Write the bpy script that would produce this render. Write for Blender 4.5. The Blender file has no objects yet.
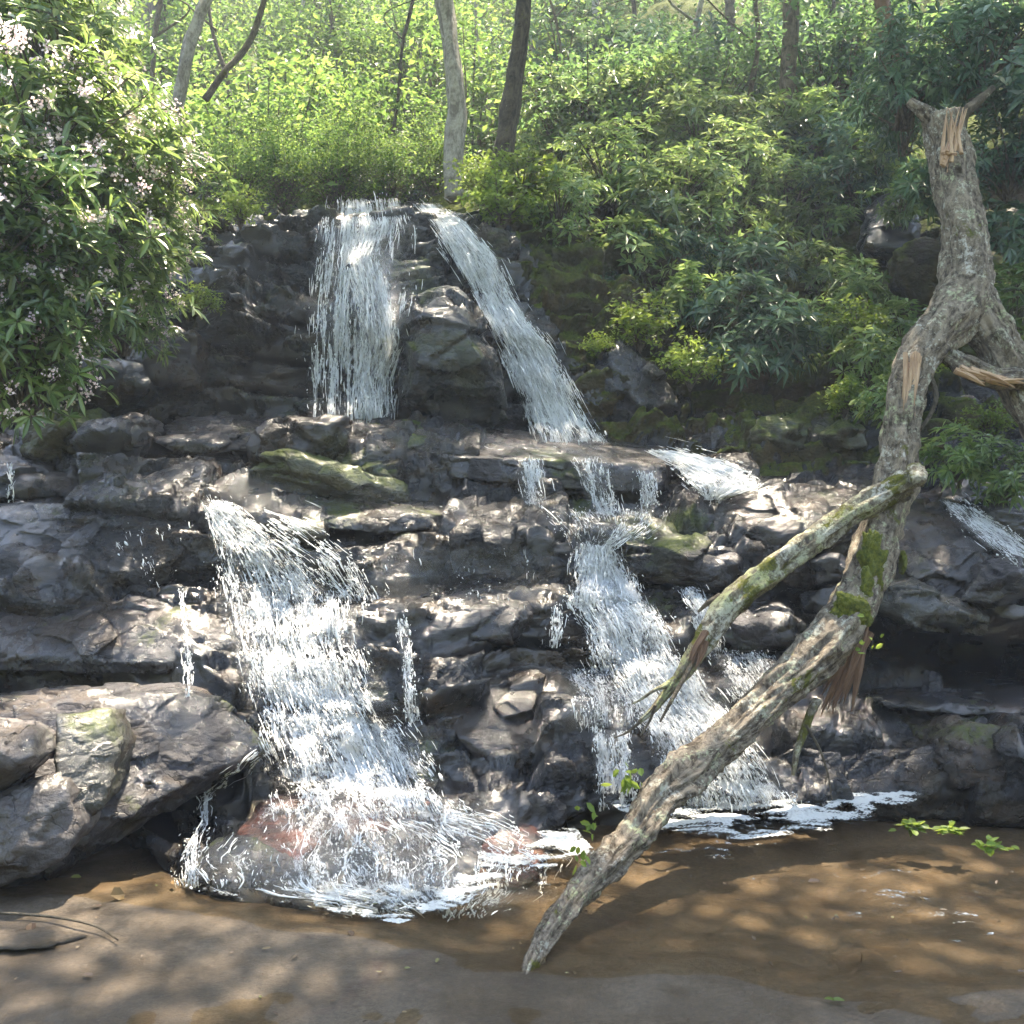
import bpy, bmesh, math, random
import numpy as np
from mathutils import Vector, Matrix
from mathutils.bvhtree import BVHTree
R = math.radians
random.seed(7); rng = np.random.default_rng(11)
sc = bpy.context.scene
COL = sc.collection

# ------------------------------------------------------------------ camera, light, exposure
F_PX = 1110.0; CAM_H = 2.6; PITCH = -math.atan(82/F_PX)
cam_d = bpy.data.cameras.new('camera'); cam = bpy.data.objects.new('camera', cam_d); COL.objects.link(cam)
cam_d.sensor_fit = 'HORIZONTAL'; cam_d.sensor_width = 36; cam_d.lens = 36*F_PX/1024
cam_d.clip_start = 0.05; cam_d.clip_end = 600
cam.location = (0, 0, CAM_H); cam.rotation_euler = (R(90)+PITCH, 0, 0)
sc.camera = cam

SUN_EL, SUN_AZ = R(64), R(12)          # azimuth measured from +Y (view direction) towards +X
w = bpy.data.worlds.new('World'); sc.world = w; w.use_nodes = True
nt = w.node_tree
sky = nt.nodes.new('ShaderNodeTexSky'); sky.sky_type = 'NISHITA'; sky.sun_disc = False
sky.sun_elevation = SUN_EL; sky.sun_rotation = SUN_AZ
nt.links.new(sky.outputs[0], nt.nodes['Background'].inputs[0]); nt.nodes['Background'].inputs[1].default_value = 0.15
sun_d = bpy.data.lights.new('sun', 'SUN'); sun_d.energy = 3.5; sun_d.angle = R(0.6); sun_d.color = (1, .95, .86)
sun = bpy.data.objects.new('sun', sun_d); COL.objects.link(sun)
SUNDIR = Vector((math.sin(SUN_AZ)*math.cos(SUN_EL), math.cos(SUN_AZ)*math.cos(SUN_EL), math.sin(SUN_EL)))
sun.rotation_euler = SUNDIR.to_track_quat('Z', 'Y').to_euler()
sun.location = SUNDIR*60
sc.view_settings.view_transform = 'Standard'; sc.view_settings.look = 'None'
sc.view_settings.exposure = 3.15
sc.view_settings.use_white_balance = True; sc.view_settings.white_balance_temperature = 7550; sc.view_settings.white_balance_tint = 11; sc.view_settings.gamma = 1
sc.render.engine = 'CYCLES'
cy = sc.cycles
cy.max_bounces = 6; cy.diffuse_bounces = 3; cy.glossy_bounces = 2; cy.transmission_bounces = 3
cy.transparent_max_bounces = 8; cy.volume_bounces = 0; cy.use_denoising = True
cy.caustics_reflective = False; cy.caustics_refractive = False; cy.sample_clamp_indirect = 4

# ------------------------------------------------------------------ pixel + depth -> world
CP, SP = math.cos(PITCH), math.sin(PITCH)
def ray(px, py):
    a = (px-512)/F_PX; b = (512-py)/F_PX
    return np.array([a, CP-b*SP, SP+b*CP])
def W(px, py, d):
    r = ray(px, py); return np.array([0, 0, CAM_H]) + r*(d/r[1])
def Wa(px, py, d):
    px, py, d = np.broadcast_arrays(np.asarray(px, float), np.asarray(py, float), np.asarray(d, float))
    a = (px-512)/F_PX; b = (512-py)/F_PX
    y = CP-b*SP; z = SP+b*CP; k = d/y
    return np.stack([a*k, d, CAM_H+z*k], -1)
def pix(p):
    x, y, z = p[..., 0], p[..., 1], p[..., 2]-CAM_H
    f = y*CP+z*SP; u = -y*SP+z*CP
    return 512+F_PX*x/f, 512-F_PX*u/f

# ------------------------------------------------------------------ noise in numpy
def hsh(i, j, k, s=0):
    with np.errstate(over='ignore'):
        n = (i.astype(np.uint32)*np.uint32(374761393) + j.astype(np.uint32)*np.uint32(668265263)
             + k.astype(np.uint32)*np.uint32(2246822519) + np.uint32((s*3266489917) & 0xffffffff))
        n = (n ^ (n >> np.uint32(13)))*np.uint32(1274126177)
        n = (n ^ (n >> np.uint32(16)))*np.uint32(2654435761)
        n = n ^ (n >> np.uint32(15))
    return n.astype(np.float64)/4294967295.0
def vnoise(p, s=0):
    f = np.floor(p); i = f.astype(np.int64); t = p-f; t = t*t*(3-2*t)
    out = 0
    for a in (0, 1):
        for b in (0, 1):
            for c in (0, 1):
                wgt = (t[..., 0] if a else 1-t[..., 0])*(t[..., 1] if b else 1-t[..., 1])*(t[..., 2] if c else 1-t[..., 2])
                out = out + wgt*hsh(i[..., 0]+a, i[..., 1]+b, i[..., 2]+c, s)
    return out*2-1
def fbm(p, o=4, s=0, g=.5):
    r = 0; a = 1
    for k in range(o):
        r = r + a*vnoise(p*(2.03**k)+k*17.3, s+k); a *= g
    return r
def voro(p, s=0, jit=.9, tilt=False):
    f = np.floor(p); i = f.astype(np.int64)
    sh = p.shape[:-1]
    d1 = np.full(sh, 9.); d2 = np.full(sh, 9.); cid = np.zeros(sh); tl = np.zeros(sh)
    for a in (-1, 0, 1):
        for b in (-1, 0, 1):
            for c in (-1, 0, 1):
                I, J, K = i[..., 0]+a, i[..., 1]+b, i[..., 2]+c
                q = np.stack([I+.5+jit*(hsh(I, J, K, s+1)-.5), J+.5+jit*(hsh(I, J, K, s+2)-.5), K+.5+jit*(hsh(I, J, K, s+3)-.5)], -1)
                d = np.sqrt(((q-p)**2).sum(-1)); v = hsh(I, J, K, s+4)
                m = d < d1
                if tilt: tl = np.where(m, ((p-q)*(np.stack([hsh(I, J, K, s+5), hsh(I, J, K, s+6), hsh(I, J, K, s+7)], -1)-.5)).sum(-1), tl)
                d2 = np.where(m, d1, np.minimum(d2, d)); cid = np.where(m, v, cid); d1 = np.where(m, d, d1)
    return (d1, d2, cid, tl) if tilt else (d1, d2, cid)

# ------------------------------------------------------------------ mesh + object helpers
def mesh(name, V, faces, mats, smooth=True, uv=None, mi=None):
    V = np.asarray(V, dtype=np.float32).reshape(-1, 3)
    if not isinstance(faces, list): faces = [faces]
    faces = [np.asarray(f, dtype=np.int32) for f in faces if len(f)]
    loops = np.concatenate([f.ravel() for f in faces])
    sizes = np.concatenate([np.full(len(f), f.shape[1], dtype=np.int32) for f in faces])
    starts = np.concatenate([[0], np.cumsum(sizes)[:-1]]).astype(np.int32)
    me = bpy.data.meshes.new(name)
    me.vertices.add(len(V)); me.vertices.foreach_set('co', V.ravel())
    me.loops.add(len(loops)); me.loops.foreach_set('vertex_index', loops)
    me.polygons.add(len(sizes)); me.polygons.foreach_set('loop_start', starts); me.polygons.foreach_set('loop_total', sizes)
    if mi is not None: me.polygons.foreach_set('material_index', np.asarray(mi, dtype=np.int32))
    me.polygons.foreach_set('use_smooth', np.full(len(sizes), bool(smooth)))
    if uv is not None:
        l = me.uv_layers.new(name='flow'); l.data.foreach_set('uv', np.asarray(uv, dtype=np.float32)[loops].ravel())
    for m in (mats if isinstance(mats, (list, tuple)) else [mats]): me.materials.append(m)
    me.update(calc_edges=True); me.validate()
    return me
def link(name, me, parent=None, loc=None):
    o = bpy.data.objects.new(name, me); COL.objects.link(o)
    if parent: o.parent = parent
    if loc is not None: o.location = loc
    return o
def tag(o, label=None, cat=None, group=None, kind=None):
    if label: o['label'] = label
    if cat: o['category'] = cat
    if group: o['group'] = group
    if kind: o['kind'] = kind
    return o
def thing(name, label, cat, loc=(0, 0, 0), group=None):
    o = bpy.data.objects.new(name, None); COL.objects.link(o); o.location = Vector([float(c) for c in loc]); o.empty_display_size = .2
    return tag(o, label, cat, group)
def recentre(o, base):
    """move an object's origin to base (world) keeping its mesh in place"""
    b = Vector([float(c) for c in base]); o.data.transform(Matrix.Translation(-b)); o.location = b
def grid_faces(nr, nc):
    i = np.arange(nr-1)[:, None]*nc+np.arange(nc-1)[None, :]
    i = i.ravel(); return np.stack([i, i+1, i+nc+1, i+nc], -1)

# ------------------------------------------------------------------ materials
def new_mat(name):
    m = bpy.data.materials.new(name); m.use_nodes = True; m.node_tree.nodes.clear(); return m, m.node_tree
class N:
    def __init__(s, nt): s.nt = nt
    def n(s, t, **k):
        x = s.nt.nodes.new('ShaderNode'+t)
        for a, b in k.items():
            if a.startswith('i_'): x.inputs[a[2:].replace('_', ' ')].default_value = b
            else: setattr(x, a, b)
        return x
    def l(s, a, b): s.nt.links.new(a, b)
    def val(s, x, sock):
        if hasattr(x, 'is_linked') or hasattr(x, 'links'): s.l(x, sock)
        else: sock.default_value = x
    def math(s, op, a, b=0.0, clamp=False):
        m = s.n('Math', operation=op); m.use_clamp = clamp; s.val(a, m.inputs[0]); s.val(b, m.inputs[1]); return m.outputs[0]
    def noise(s, vec, scale, detail=6, rough=.6, dist=0, out='Fac'):
        x = s.n('TexNoise'); x.inputs['Scale'].default_value = scale; x.inputs['Detail'].default_value = detail
        x.inputs['Roughness'].default_value = rough; x.inputs['Distortion'].default_value = dist
        if vec is not None: s.l(vec, x.inputs['Vector'])
        return x.outputs[out]
    def voro(s, vec, scale, feature='F1', out='Distance'):
        x = s.n('TexVoronoi', feature=feature); x.inputs['Scale'].default_value = scale
        if vec is not None: s.l(vec, x.inputs['Vector'])
        return x.outputs[out]
    def ramp(s, fac, stops, interp='LINEAR'):
        x = s.n('ValToRGB'); x.color_ramp.interpolation = interp; e = x.color_ramp.elements
        while len(e) < len(stops): e.new(.5)
        for q, (p, c) in zip(e, stops): q.position = p; q.color = c if len(c) == 4 else (*c, 1)
        s.l(fac, x.inputs[0]); return x.outputs[0]
    def mapr(s, fac, a, b, c=0., d=1.):
        x = s.n('MapRange', interpolation_type='SMOOTHSTEP'); s.l(fac, x.inputs[0])
        for k, v in zip((1, 2, 3, 4), (a, b, c, d)): x.inputs[k].default_value = v
        return x.outputs[0]
    def mix(s, f, a, b):
        x = s.n('Mix', data_type='RGBA'); s.val(f, x.inputs[0])
        for v, k in ((a, 6), (b, 7)):
            if isinstance(v, tuple): x.inputs[k].default_value = (*v, 1)
            else: s.l(v, x.inputs[k])
        return x.outputs[2]
    def mapping(s, vec, scale=(1, 1, 1), rot=(0, 0, 0), loc=(0, 0, 0)):
        x = s.n('Mapping'); x.inputs['Scale'].default_value = scale; x.inputs['Rotation'].default_value = rot; x.inputs['Location'].default_value = loc
        s.l(vec, x.inputs['Vector']); return x.outputs[0]
    def bump(s, h, strength, dist, prev=None):
        x = s.n('Bump'); x.inputs['Strength'].default_value = strength; x.inputs['Distance'].default_value = dist
        s.l(h, x.inputs['Height']); 
        if prev is not None: s.l(prev, x.inputs['Normal'])
        return x.outputs[0]

def wpos(g):   # world position
    return g.n('NewGeometry').outputs['Position']

def rock_mat(name, dark=(.005, .005, .006), mid=(.020, .0195, .022), light=(.070, .066, .069), tint=(.040, .029, .014), tint_amt=.85,
             moss=.35, rough=(.10, .42), moss_col=((.03, .045, .008), (.10, .12, .015)), red=None, spec=.5):
    m, nt = new_mat(name); g = N(nt)
    geo = g.n('NewGeometry'); P = geo.outputs['Position']
    n1 = g.noise(P, 1.7, 8, .65, .6); n2 = g.noise(P, 9, 6, .7); n3 = g.noise(P, 42, 4, .7)
    n4 = g.noise(P, .9, 3, .5, 1.0)
    nn = g.math('ADD', g.math('MULTIPLY', n1, .55), g.math('ADD', g.math('MULTIPLY', n2, .3), g.math('MULTIPLY', n3, .2)))
    col = g.ramp(nn, [(.36, dark), (.52, mid), (.72, light)])
    tf = g.math('MULTIPLY', g.mapr(g.noise(P, 2.6, 5, .6, .8), .48, .68), tint_amt)
    col = g.mix(tf, col, tint)
    if red: col = g.mix(g.math('MULTIPLY', g.mapr(g.noise(P, 3.4, 6, .7, 1.2), .4, .6), red[1]), col, red[0])
    wp = g.n('VectorMath', operation='ADD'); g.l(g.mapping(P, (1, 1, 2.2)), wp.inputs[0]); sc_ = g.n('VectorMath', operation='SCALE'); sc_.inputs['Scale'].default_value = .5; g.l(g.noise(P, 2.2, 4, .6, 0, 'Color'), sc_.inputs[0]); g.l(sc_.outputs[0], wp.inputs[1])
    ce = g.voro(wp.outputs[0], 3.1, 'DISTANCE_TO_EDGE'); crk = g.mapr(ce, .0, .022, 1., 0.)
    crk = g.math('MULTIPLY', crk, g.mapr(g.noise(P, 1.9, 3, .5), .42, .6))
    col = g.mix(g.math('MULTIPLY', crk, .75), col, (.012, .010, .009))
    wet = g.mapr(g.math('ADD', g.math('MULTIPLY', g.noise(g.mapping(P, (1, 1, .6)), 1.5, 6, .65, .7), .8), g.math('MULTIPLY', g.noise(P, 8, 4, .7), .2)), .46, .53)
    col = g.mix(g.math('MULTIPLY', wet, .45), col, (.006, .006, .006))
    bp = g.mapr(g.noise(g.mapping(P, (.8, .8, 1.6), (0, 0, 0), (5, 2, 9)), 1.9, 6, .68, .9), .50, .60)
    col = g.mix(g.math('MULTIPLY', bp, .6 if spec > .4 else 0.), col, (.060, .036, .018))
    hv = g.n('HueSaturation'); hv.inputs['Value'].default_value = .72; hv.inputs['Saturation'].default_value = 1.15; g.l(col, hv.inputs['Color']); col = hv.outputs[0]
    # mineral specks
    col = g.mix(g.math('MULTIPLY', g.mapr(g.noise(P, 75, 3, .7), .62, .75), .35), col, (.15, .135, .12))
    sep = g.n('SeparateXYZ'); g.l(geo.outputs['Normal'], sep.inputs[0])
    up = g.mapr(sep.outputs[2], .05, .75)
    mm = g.mapr(g.math('ADD', n4, g.math('MULTIPLY', g.noise(P, 14, 5, .75), .35)), .80-moss*.42, .92-moss*.36)
    mf = g.math('MULTIPLY', g.math('MULTIPLY', mm, g.math('ADD', g.math('MULTIPLY', up, .8), .2)), 1.0)
    mc = g.ramp(g.noise(P, 30, 4, .7), [(.35, moss_col[0]), (.7, moss_col[1])])
    col = g.mix(mf, col, mc)
    h = g.math('ADD', g.math('MULTIPLY', g.noise(P, 6, 10, .72, .4), 1.0), g.math('MULTIPLY', g.voro(g.mapping(P, (1, 1, 1.8)), 11, 'DISTANCE_TO_EDGE'), .5))
    h = g.math('SUBTRACT', h, g.math('MULTIPLY', crk, .5))
    b1 = g.bump(h, .8, .06)
    b2 = g.bump(g.noise(P, 55, 6, .75), .5, .012, b1)
    p = g.n('BsdfPrincipled'); g.l(col, p.inputs['Base Color']); g.l(b2, p.inputs['Normal'])
    if spec > .4:
        g.l(g.math('MULTIPLY', wet, .7), p.inputs['Coat Weight']); p.inputs['Coat Roughness'].default_value = .12; g.l(g.bump(g.noise(P, 16, 6, .65), .5, .03), p.inputs['Coat Normal'])
    rr = g.mapr(g.noise(P, 5, 5, .7), .35, .65, rough[0], rough[1])
    rr = g.math('MULTIPLY', rr, g.math('SUBTRACT', 1., g.math('MULTIPLY', wet, .5)))
    r2 = g.n('Mix'); g.l(mf, r2.inputs[0]); g.l(rr, r2.inputs[2]); r2.inputs[3].default_value = .9
    g.l(r2.outputs[0], p.inputs['Roughness']); p.inputs['Specular IOR Level'].default_value = spec
    o = g.n('OutputMaterial'); g.l(p.outputs[0], o.inputs[0]); return m

M = {}
M['rock'] = rock_mat('wet_dark_rock', moss=.02)
M['cliff'] = rock_mat('wet_cliff_rock', dark=(.010, .012, .014), mid=(.016, .019, .022), light=(.050, .054, .056), tint=(.035, .036, .02), moss=.2, rough=(.2, .55))
M['rock_brown'] = rock_mat('brown_wet_rock', dark=(.006, .005, .004), mid=(.028, .021, .017), light=(.09, .07, .057), tint=(.055, .031, .013), tint_amt=.8, moss=.15)
M['rock_moss'] = rock_mat('mossy_rock', dark=(.010, .008, .006), mid=(.045, .036, .025), light=(.12, .10, .07), tint=(.09, .065, .025), tint_amt=.8, moss=1.0)
M['rock_grey'] = rock_mat('purple_grey_rock', dark=(.012, .011, .013), mid=(.044, .040, .045), light=(.125, .115, .12), tint_amt=.3, moss=.12, rough=(.3, .65))
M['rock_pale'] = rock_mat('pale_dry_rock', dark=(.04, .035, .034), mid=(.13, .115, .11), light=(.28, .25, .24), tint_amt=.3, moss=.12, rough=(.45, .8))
M['rock_green'] = rock_mat('green_grey_rock', dark=(.018, .019, .013), mid=(.055, .055, .040), light=(.12, .115, .09), tint=(.045, .045, .018), tint_amt=.6, moss=.0, rough=(.4, .7))
M['rock_red'] = rock_mat('reddish_wet_rock', dark=(.022, .015, .015), mid=(.075, .046, .042), light=(.17, .115, .10), tint=(.05, .04, .045), tint_amt=.3, moss=-.5, red=((.26, .10, .07), .9))
M['earth'] = rock_mat('earth_bank', dark=(.025, .018, .011), mid=(.085, .058, .038), light=(.18, .125, .085), tint=(.05, .055, .016), tint_amt=.7, moss=.75, rough=(.75, .95), spec=.2)

M['hill'] = rock_mat('leafy_forest_floor', dark=(.012, .014, .006), mid=(.03, .034, .014), light=(.06, .06, .03), tint=(.035, .05, .012), tint_amt=.8, moss=1.4, rough=(.8, .95), spec=.1)
def bed_mat():
    m, nt = new_mat('stream_bed_stone'); g = N(nt); P = wpos(g)
    n = g.noise(P, 1.1, 8, .65, .8)
    col = g.ramp(n, [(.3, (.075, .050, .028)), (.47, (.135, .096, .060)), (.62, (.20, .155, .11)), (.75, (.29, .235, .175))])
    sz = g.n('SeparateXYZ'); g.l(P, sz.inputs[0]); col = g.mix(g.mapr(g.math('ADD', sz.outputs[2], g.math('MULTIPLY', g.noise(P, 3, 4, .6), .05)), -.06, .03, .8, 0.), col, g.ramp(g.noise(P, 2.5, 6, .7, .6), [(.35, (.085, .052, .024)), (.65, (.20, .135, .075))]))
    rd = g.mapr(g.noise(P, 1.9, 6, .7, 1.1), .56, .7)
    col = g.mix(g.math('MULTIPLY', rd, .55), col, (.10, .050, .038))
    st = g.mapr(g.noise(g.mapping(P, (5, 14, 5)), 1.4, 5, .75), .63, .69)
    col = g.mix(g.math('MULTIPLY', st, .8), col, (.055, .04, .028))
    col = g.mix(g.math('MULTIPLY', g.mapr(g.noise(P, 24, 4, .7), .6, .72), .5), col, (.07, .052, .035))
    col = g.mix(g.mapr(g.noise(P, 38, 6, .8), .35, .7, 0, .75), col, (.065, .050, .036)); col = g.mix(g.mapr(g.noise(P, 90, 3, .7), .62, .72, 0, .6), col, (.34, .28, .21))
    b = g.bump(g.noise(P, 3.5, 12, .8, .3), 1., .08)
    b = g.bump(g.noise(P, 45, 6, .8), .8, .02, b)
    p = g.n('BsdfPrincipled'); g.l(col, p.inputs['Base Color']); g.l(b, p.inputs['Normal'])
    g.l(g.mapr(g.noise(P, 4, 5, .7), .35, .65, .3, .6), p.inputs['Roughness'])
    o = g.n('OutputMaterial'); g.l(p.outputs[0], o.inputs[0]); return m
M['bed'] = bed_mat()

def pool_mat():
    m, nt = new_mat('clear_brown_pool_water'); g = N(nt); P = wpos(g)
    h1 = g.noise(g.mapping(P, (1.0, 2.0, 1)), 2.2, 3, .5, .6)
    h2 = g.noise(g.mapping(P, (1, 1.8, 1)), 9, 4, .55, .8)
    h3 = g.noise(P, 30, 3, .5)
    h = g.math('ADD', g.math('MULTIPLY', h1, 1.0), g.math('ADD', g.math('MULTIPLY', h2, .34), g.math('MULTIPLY', h3, .07)))
    b = g.bump(h, .5, .05)
    tr = g.n('BsdfTransparent'); tr.inputs[0].default_value = (.97, .92, .82, 1)
    gl = g.n('BsdfGlossy'); gl.inputs['Roughness'].default_value = .05; gl.inputs[0].default_value = (1, 1, 1, 1); g.l(b, gl.inputs['Normal'])
    fr = g.n('Fresnel'); fr.inputs[0].default_value = 1.40; g.l(b, fr.inputs['Normal'])
    mx = g.n('MixShader'); bf = g.n('NewGeometry'); g.l(g.math('MULTIPLY', fr.outputs[0], g.math('SUBTRACT', 1., bf.outputs['Backfacing'])), mx.inputs[0]); g.l(tr.outputs[0], mx.inputs[1]); g.l(gl.outputs[0], mx.inputs[2])
    o = g.n('OutputMaterial'); g.l(mx.outputs[0], o.inputs[0]); return m
M['pool'] = pool_mat()

def white_mat(name='white_water', col=(.95, .97, .98)):
    m, nt = new_mat(name); g = N(nt)
    p = g.n('BsdfPrincipled'); p.inputs['Base Color'].default_value = (*col, 1); p.inputs['Roughness'].default_value = .25
    p.inputs['Specular IOR Level'].default_value = .6
    t = g.n('BsdfTranslucent'); t.inputs[0].default_value = (*col, 1)
    mx = g.n('MixShader'); mx.inputs[0].default_value = .35; g.l(p.outputs[0], mx.inputs[1]); g.l(t.outputs[0], mx.inputs[2])
    o = g.n('OutputMaterial'); g.l(mx.outputs[0], o.inputs[0]); return m
M['white'] = white_mat()
def sheet_mat(name, T, soft=.28, gloss=.10, sx=13., sy=5.5, col=(.94, .96, .97)):
    """thin moving water: a lace of foam with clear wet water between"""
    m, nt = new_mat(name); g = N(nt)
    uv = g.n('UVMap'); uv.uv_map = 'flow'; V = uv.outputs[0]
    def ridge(kx, ky, off, w):
        n = g.noise(g.mapping(V, (sx*kx, sy*ky, 1), (0, 0, 0), (off, off*.7, 0)), 1., 4, .6, 1.3)
        return g.math('SUBTRACT', 1., g.math('MULTIPLY', g.math('ABSOLUTE', g.math('SUBTRACT', n, .5)), w), True)
    r1 = ridge(1, 1, 3, 9.); r2 = ridge(2.3, 1.5, 11, 8.)
    fine = g.noise(g.mapping(V, (sx*5, sy*2.6, 1)), 1., 5, .7, .5); big = g.noise(g.mapping(V, (sx*.32, sy*.28, 1)), 1., 3, .5, .5)
    s = g.math('ADD', g.math('MULTIPLY', r1, .26), g.math('ADD', g.math('MULTIPLY', r2, .2), g.math('ADD', g.math('MULTIPLY', fine, .55), g.math('MULTIPLY', g.math('SUBTRACT', big, .5), 1.1))))
    sep = g.n('SeparateXYZ'); uv2 = g.n('UVMap'); uv2.uv_map = 'edge'; g.l(uv2.outputs[0], sep.inputs[0]); e = sep.outputs[0]
    a = g.math('ADD', s, g.math('MULTIPLY', g.math('SUBTRACT', e, 1.), .5))
    foam = g.mapr(a, T, T+soft, 0, .97)
    b = g.bump(s, .8, .05)
    p = g.n('BsdfPrincipled'); p.inputs['Base Color'].default_value = (*col, 1); p.inputs['Roughness'].default_value = .35; g.l(b, p.inputs['Normal'])
    t = g.n('BsdfTranslucent'); t.inputs[0].default_value = (*col, 1)
    w1 = g.n('MixShader'); w1.inputs[0].default_value = .35; g.l(p.outputs[0], w1.inputs[1]); g.l(t.outputs[0], w1.inputs[2])
    tr = g.n('BsdfTransparent'); gl = g.n('BsdfGlossy'); gl.inputs['Roughness'].default_value = .15; g.l(b, gl.inputs['Normal'])
    cl = g.n('MixShader'); g.l(g.math('MULTIPLY', e, gloss), cl.inputs[0]); g.l(tr.outputs[0], cl.inputs[1]); g.l(gl.outputs[0], cl.inputs[2])
    mx = g.n('MixShader'); g.l(foam, mx.inputs[0]); g.l(cl.outputs[0], mx.inputs[1]); g.l(w1.outputs[0], mx.inputs[2])
    o = g.n('OutputMaterial'); g.l(mx.outputs[0], o.inputs[0]); return m
M['sheet_film'] = sheet_mat('wet_film', .80, .4, .10)
M['sheet_thin'] = sheet_mat('thin_water_sheet', .56)
M['sheet_mid'] = sheet_mat('broken_water_sheet', .42)
M['sheet_full'] = sheet_mat('full_water_sheet', .32, .30)
M['fall_thin'] = sheet_mat('thin_falling_sheet', .62, .3, sx=15, sy=1.7)
M['fall_mid'] = sheet_mat('broken_falling_sheet', .42, .34, sx=14, sy=2.2)
M['fall_full'] = sheet_mat('full_falling_sheet', .31, .30, sx=15, sy=2.8)

def leaf_mat(name, cols, trans=.35, rough=.4, spec=.5, tcol=None):
    m, nt = new_mat(name); g = N(nt)
    geo = g.n('NewGeometry'); oi = g.n('ObjectInfo')
    f = g.math('FRACT', g.math('ADD', geo.outputs['Random Per Island'], g.math('MULTIPLY', oi.outputs['Random'], .37)))
    col = g.ramp(f, [(i/(len(cols)-1), c) for i, c in enumerate(cols)])
    pn = g.noise(wpos(g), 1.2, 3, .5)
    hs = g.n('HueSaturation'); g.l(g.mapr(pn, .3, .7, .65, 1.35), hs.inputs['Value']); g.l(col, hs.inputs['Color']); col = hs.outputs[0]
    p = g.n('BsdfPrincipled'); g.l(col, p.inputs['Base Color']); p.inputs['Roughness'].default_value = rough; p.inputs['Specular IOR Level'].default_value = spec
    t = g.n('BsdfTranslucent')
    tc = g.n('HueSaturation'); tc.inputs['Hue'].default_value = .48; tc.inputs['Saturation'].default_value = .95; tc.inputs['Value'].default_value = 2.0; g.l(col, tc.inputs['Color'])
    g.l(tc.outputs[0], t.inputs[0])
    mx = g.n('MixShader'); mx.inputs[0].default_value = trans; g.l(p.outputs[0], mx.inputs[1]); g.l(t.outputs[0], mx.inputs[2])
    o = g.n('OutputMaterial'); g.l(mx.outputs[0], o.inputs[0]); return m
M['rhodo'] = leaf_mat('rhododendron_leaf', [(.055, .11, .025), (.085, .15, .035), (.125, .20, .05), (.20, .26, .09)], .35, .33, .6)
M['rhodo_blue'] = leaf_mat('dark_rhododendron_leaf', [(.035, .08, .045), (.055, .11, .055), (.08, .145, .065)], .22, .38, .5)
M['bright'] = leaf_mat('fresh_green_leaf', [(.08, .14, .02), (.12, .19, .025), (.17, .24, .04)], .45, .5, .35)
M['forest'] = leaf_mat('forest_leaf', [(.035, .085, .018), (.06, .13, .025), (.09, .165, .03), (.13, .20, .04)], .5, .55, .3)
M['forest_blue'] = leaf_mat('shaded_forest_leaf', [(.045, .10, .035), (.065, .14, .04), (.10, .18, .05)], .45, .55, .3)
M['glare_petal'] = leaf_mat('pale_pink_glare_petal', [(.62, .46, .50), (.7, .58, .58), (.76, .68, .66)], .3, .5, .3)  # pinkish glare of sunlit leaves put into a petal colour

def bark_mat(name, dark, light, lichen=(.40, .43, .25), lich=.5, moss=.2, furrow=(30, 6)):
    m, nt = new_mat(name); g = N(nt); geo = g.n('NewGeometry'); P = geo.outputs['Position']
    uv = g.n('UVMap'); uv.uv_map = 'flow'
    U = g.mapping(uv.outputs[0], (furrow[0], furrow[1], 1))
    fn = g.noise(U, 1., 7, .72, .7); v = g.noise(g.mapping(P, (1, 1, .6)), 26, 5, .7)
    h = g.math('ADD', g.math('MULTIPLY', fn, .85), g.math('MULTIPLY', v, .55))
    col = g.ramp(h, [(.58, dark), (.80, light)])
    ln = g.math('ADD', g.math('MULTIPLY', g.noise(P, 7, 6, .75, .4), .6), g.math('MULTIPLY', g.noise(P, 30, 4, .7), .4))
    lf = g.mapr(ln, .66-lich*.25, .72-lich*.25)
    col = g.mix(g.math('MULTIPLY', lf, g.mapr(h, .55, .75, .2, .95)), col, g.ramp(g.noise(P, 2.3, 3, .5), [(.4, (.52, .50, .44)), (.62, lichen)]))
    mf = g.mapr(g.math('ADD', g.noise(P, 3., 5, .7, .4), g.math('MULTIPLY', g.noise(P, 40, 3, .7), .15)), .72-moss*.25, .78-moss*.22)
    col = g.mix(mf, col, g.ramp(g.noise(P, 40, 3, .7), [(.35, (.05, .055, .01)), (.7, (.15, .15, .02))]))
    b = g.bump(h, 1., .045); b = g.bump(g.noise(P, 70, 5, .7), .5, .008, b)
    p = g.n('BsdfPrincipled'); g.l(col, p.inputs['Base Color']); g.l(b, p.inputs['Normal']); p.inputs['Roughness'].default_value = .85; p.inputs['Specular IOR Level'].default_value = .25
    o = g.n('OutputMaterial'); g.l(p.outputs[0], o.inputs[0]); return m
M['bark'] = bark_mat('fallen_tree_bark', (.050, .036, .024), (.31, .255, .19), lich=.55, moss=.14)
M['bark_limb'] = bark_mat('lichen_limb_bark', (.07, .055, .04), (.25, .22, .15), lichen=(.36, .38, .19), lich=.75, moss=.45)
M['bark_pale'] = bark_mat('pale_trunk_bark', (.16, .14, .115), (.40, .37, .32), lich=.3, moss=0., furrow=(14, 3))
M['bark_dark'] = bark_mat('dark_trunk_bark', (.03, .024, .018), (.11, .09, .065), lich=.05, moss=.05, furrow=(20, 4))
M['stem'] = bark_mat('stem_bark', (.05, .04, .028), (.17, .14, .10), lich=.2, moss=.1)
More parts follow.
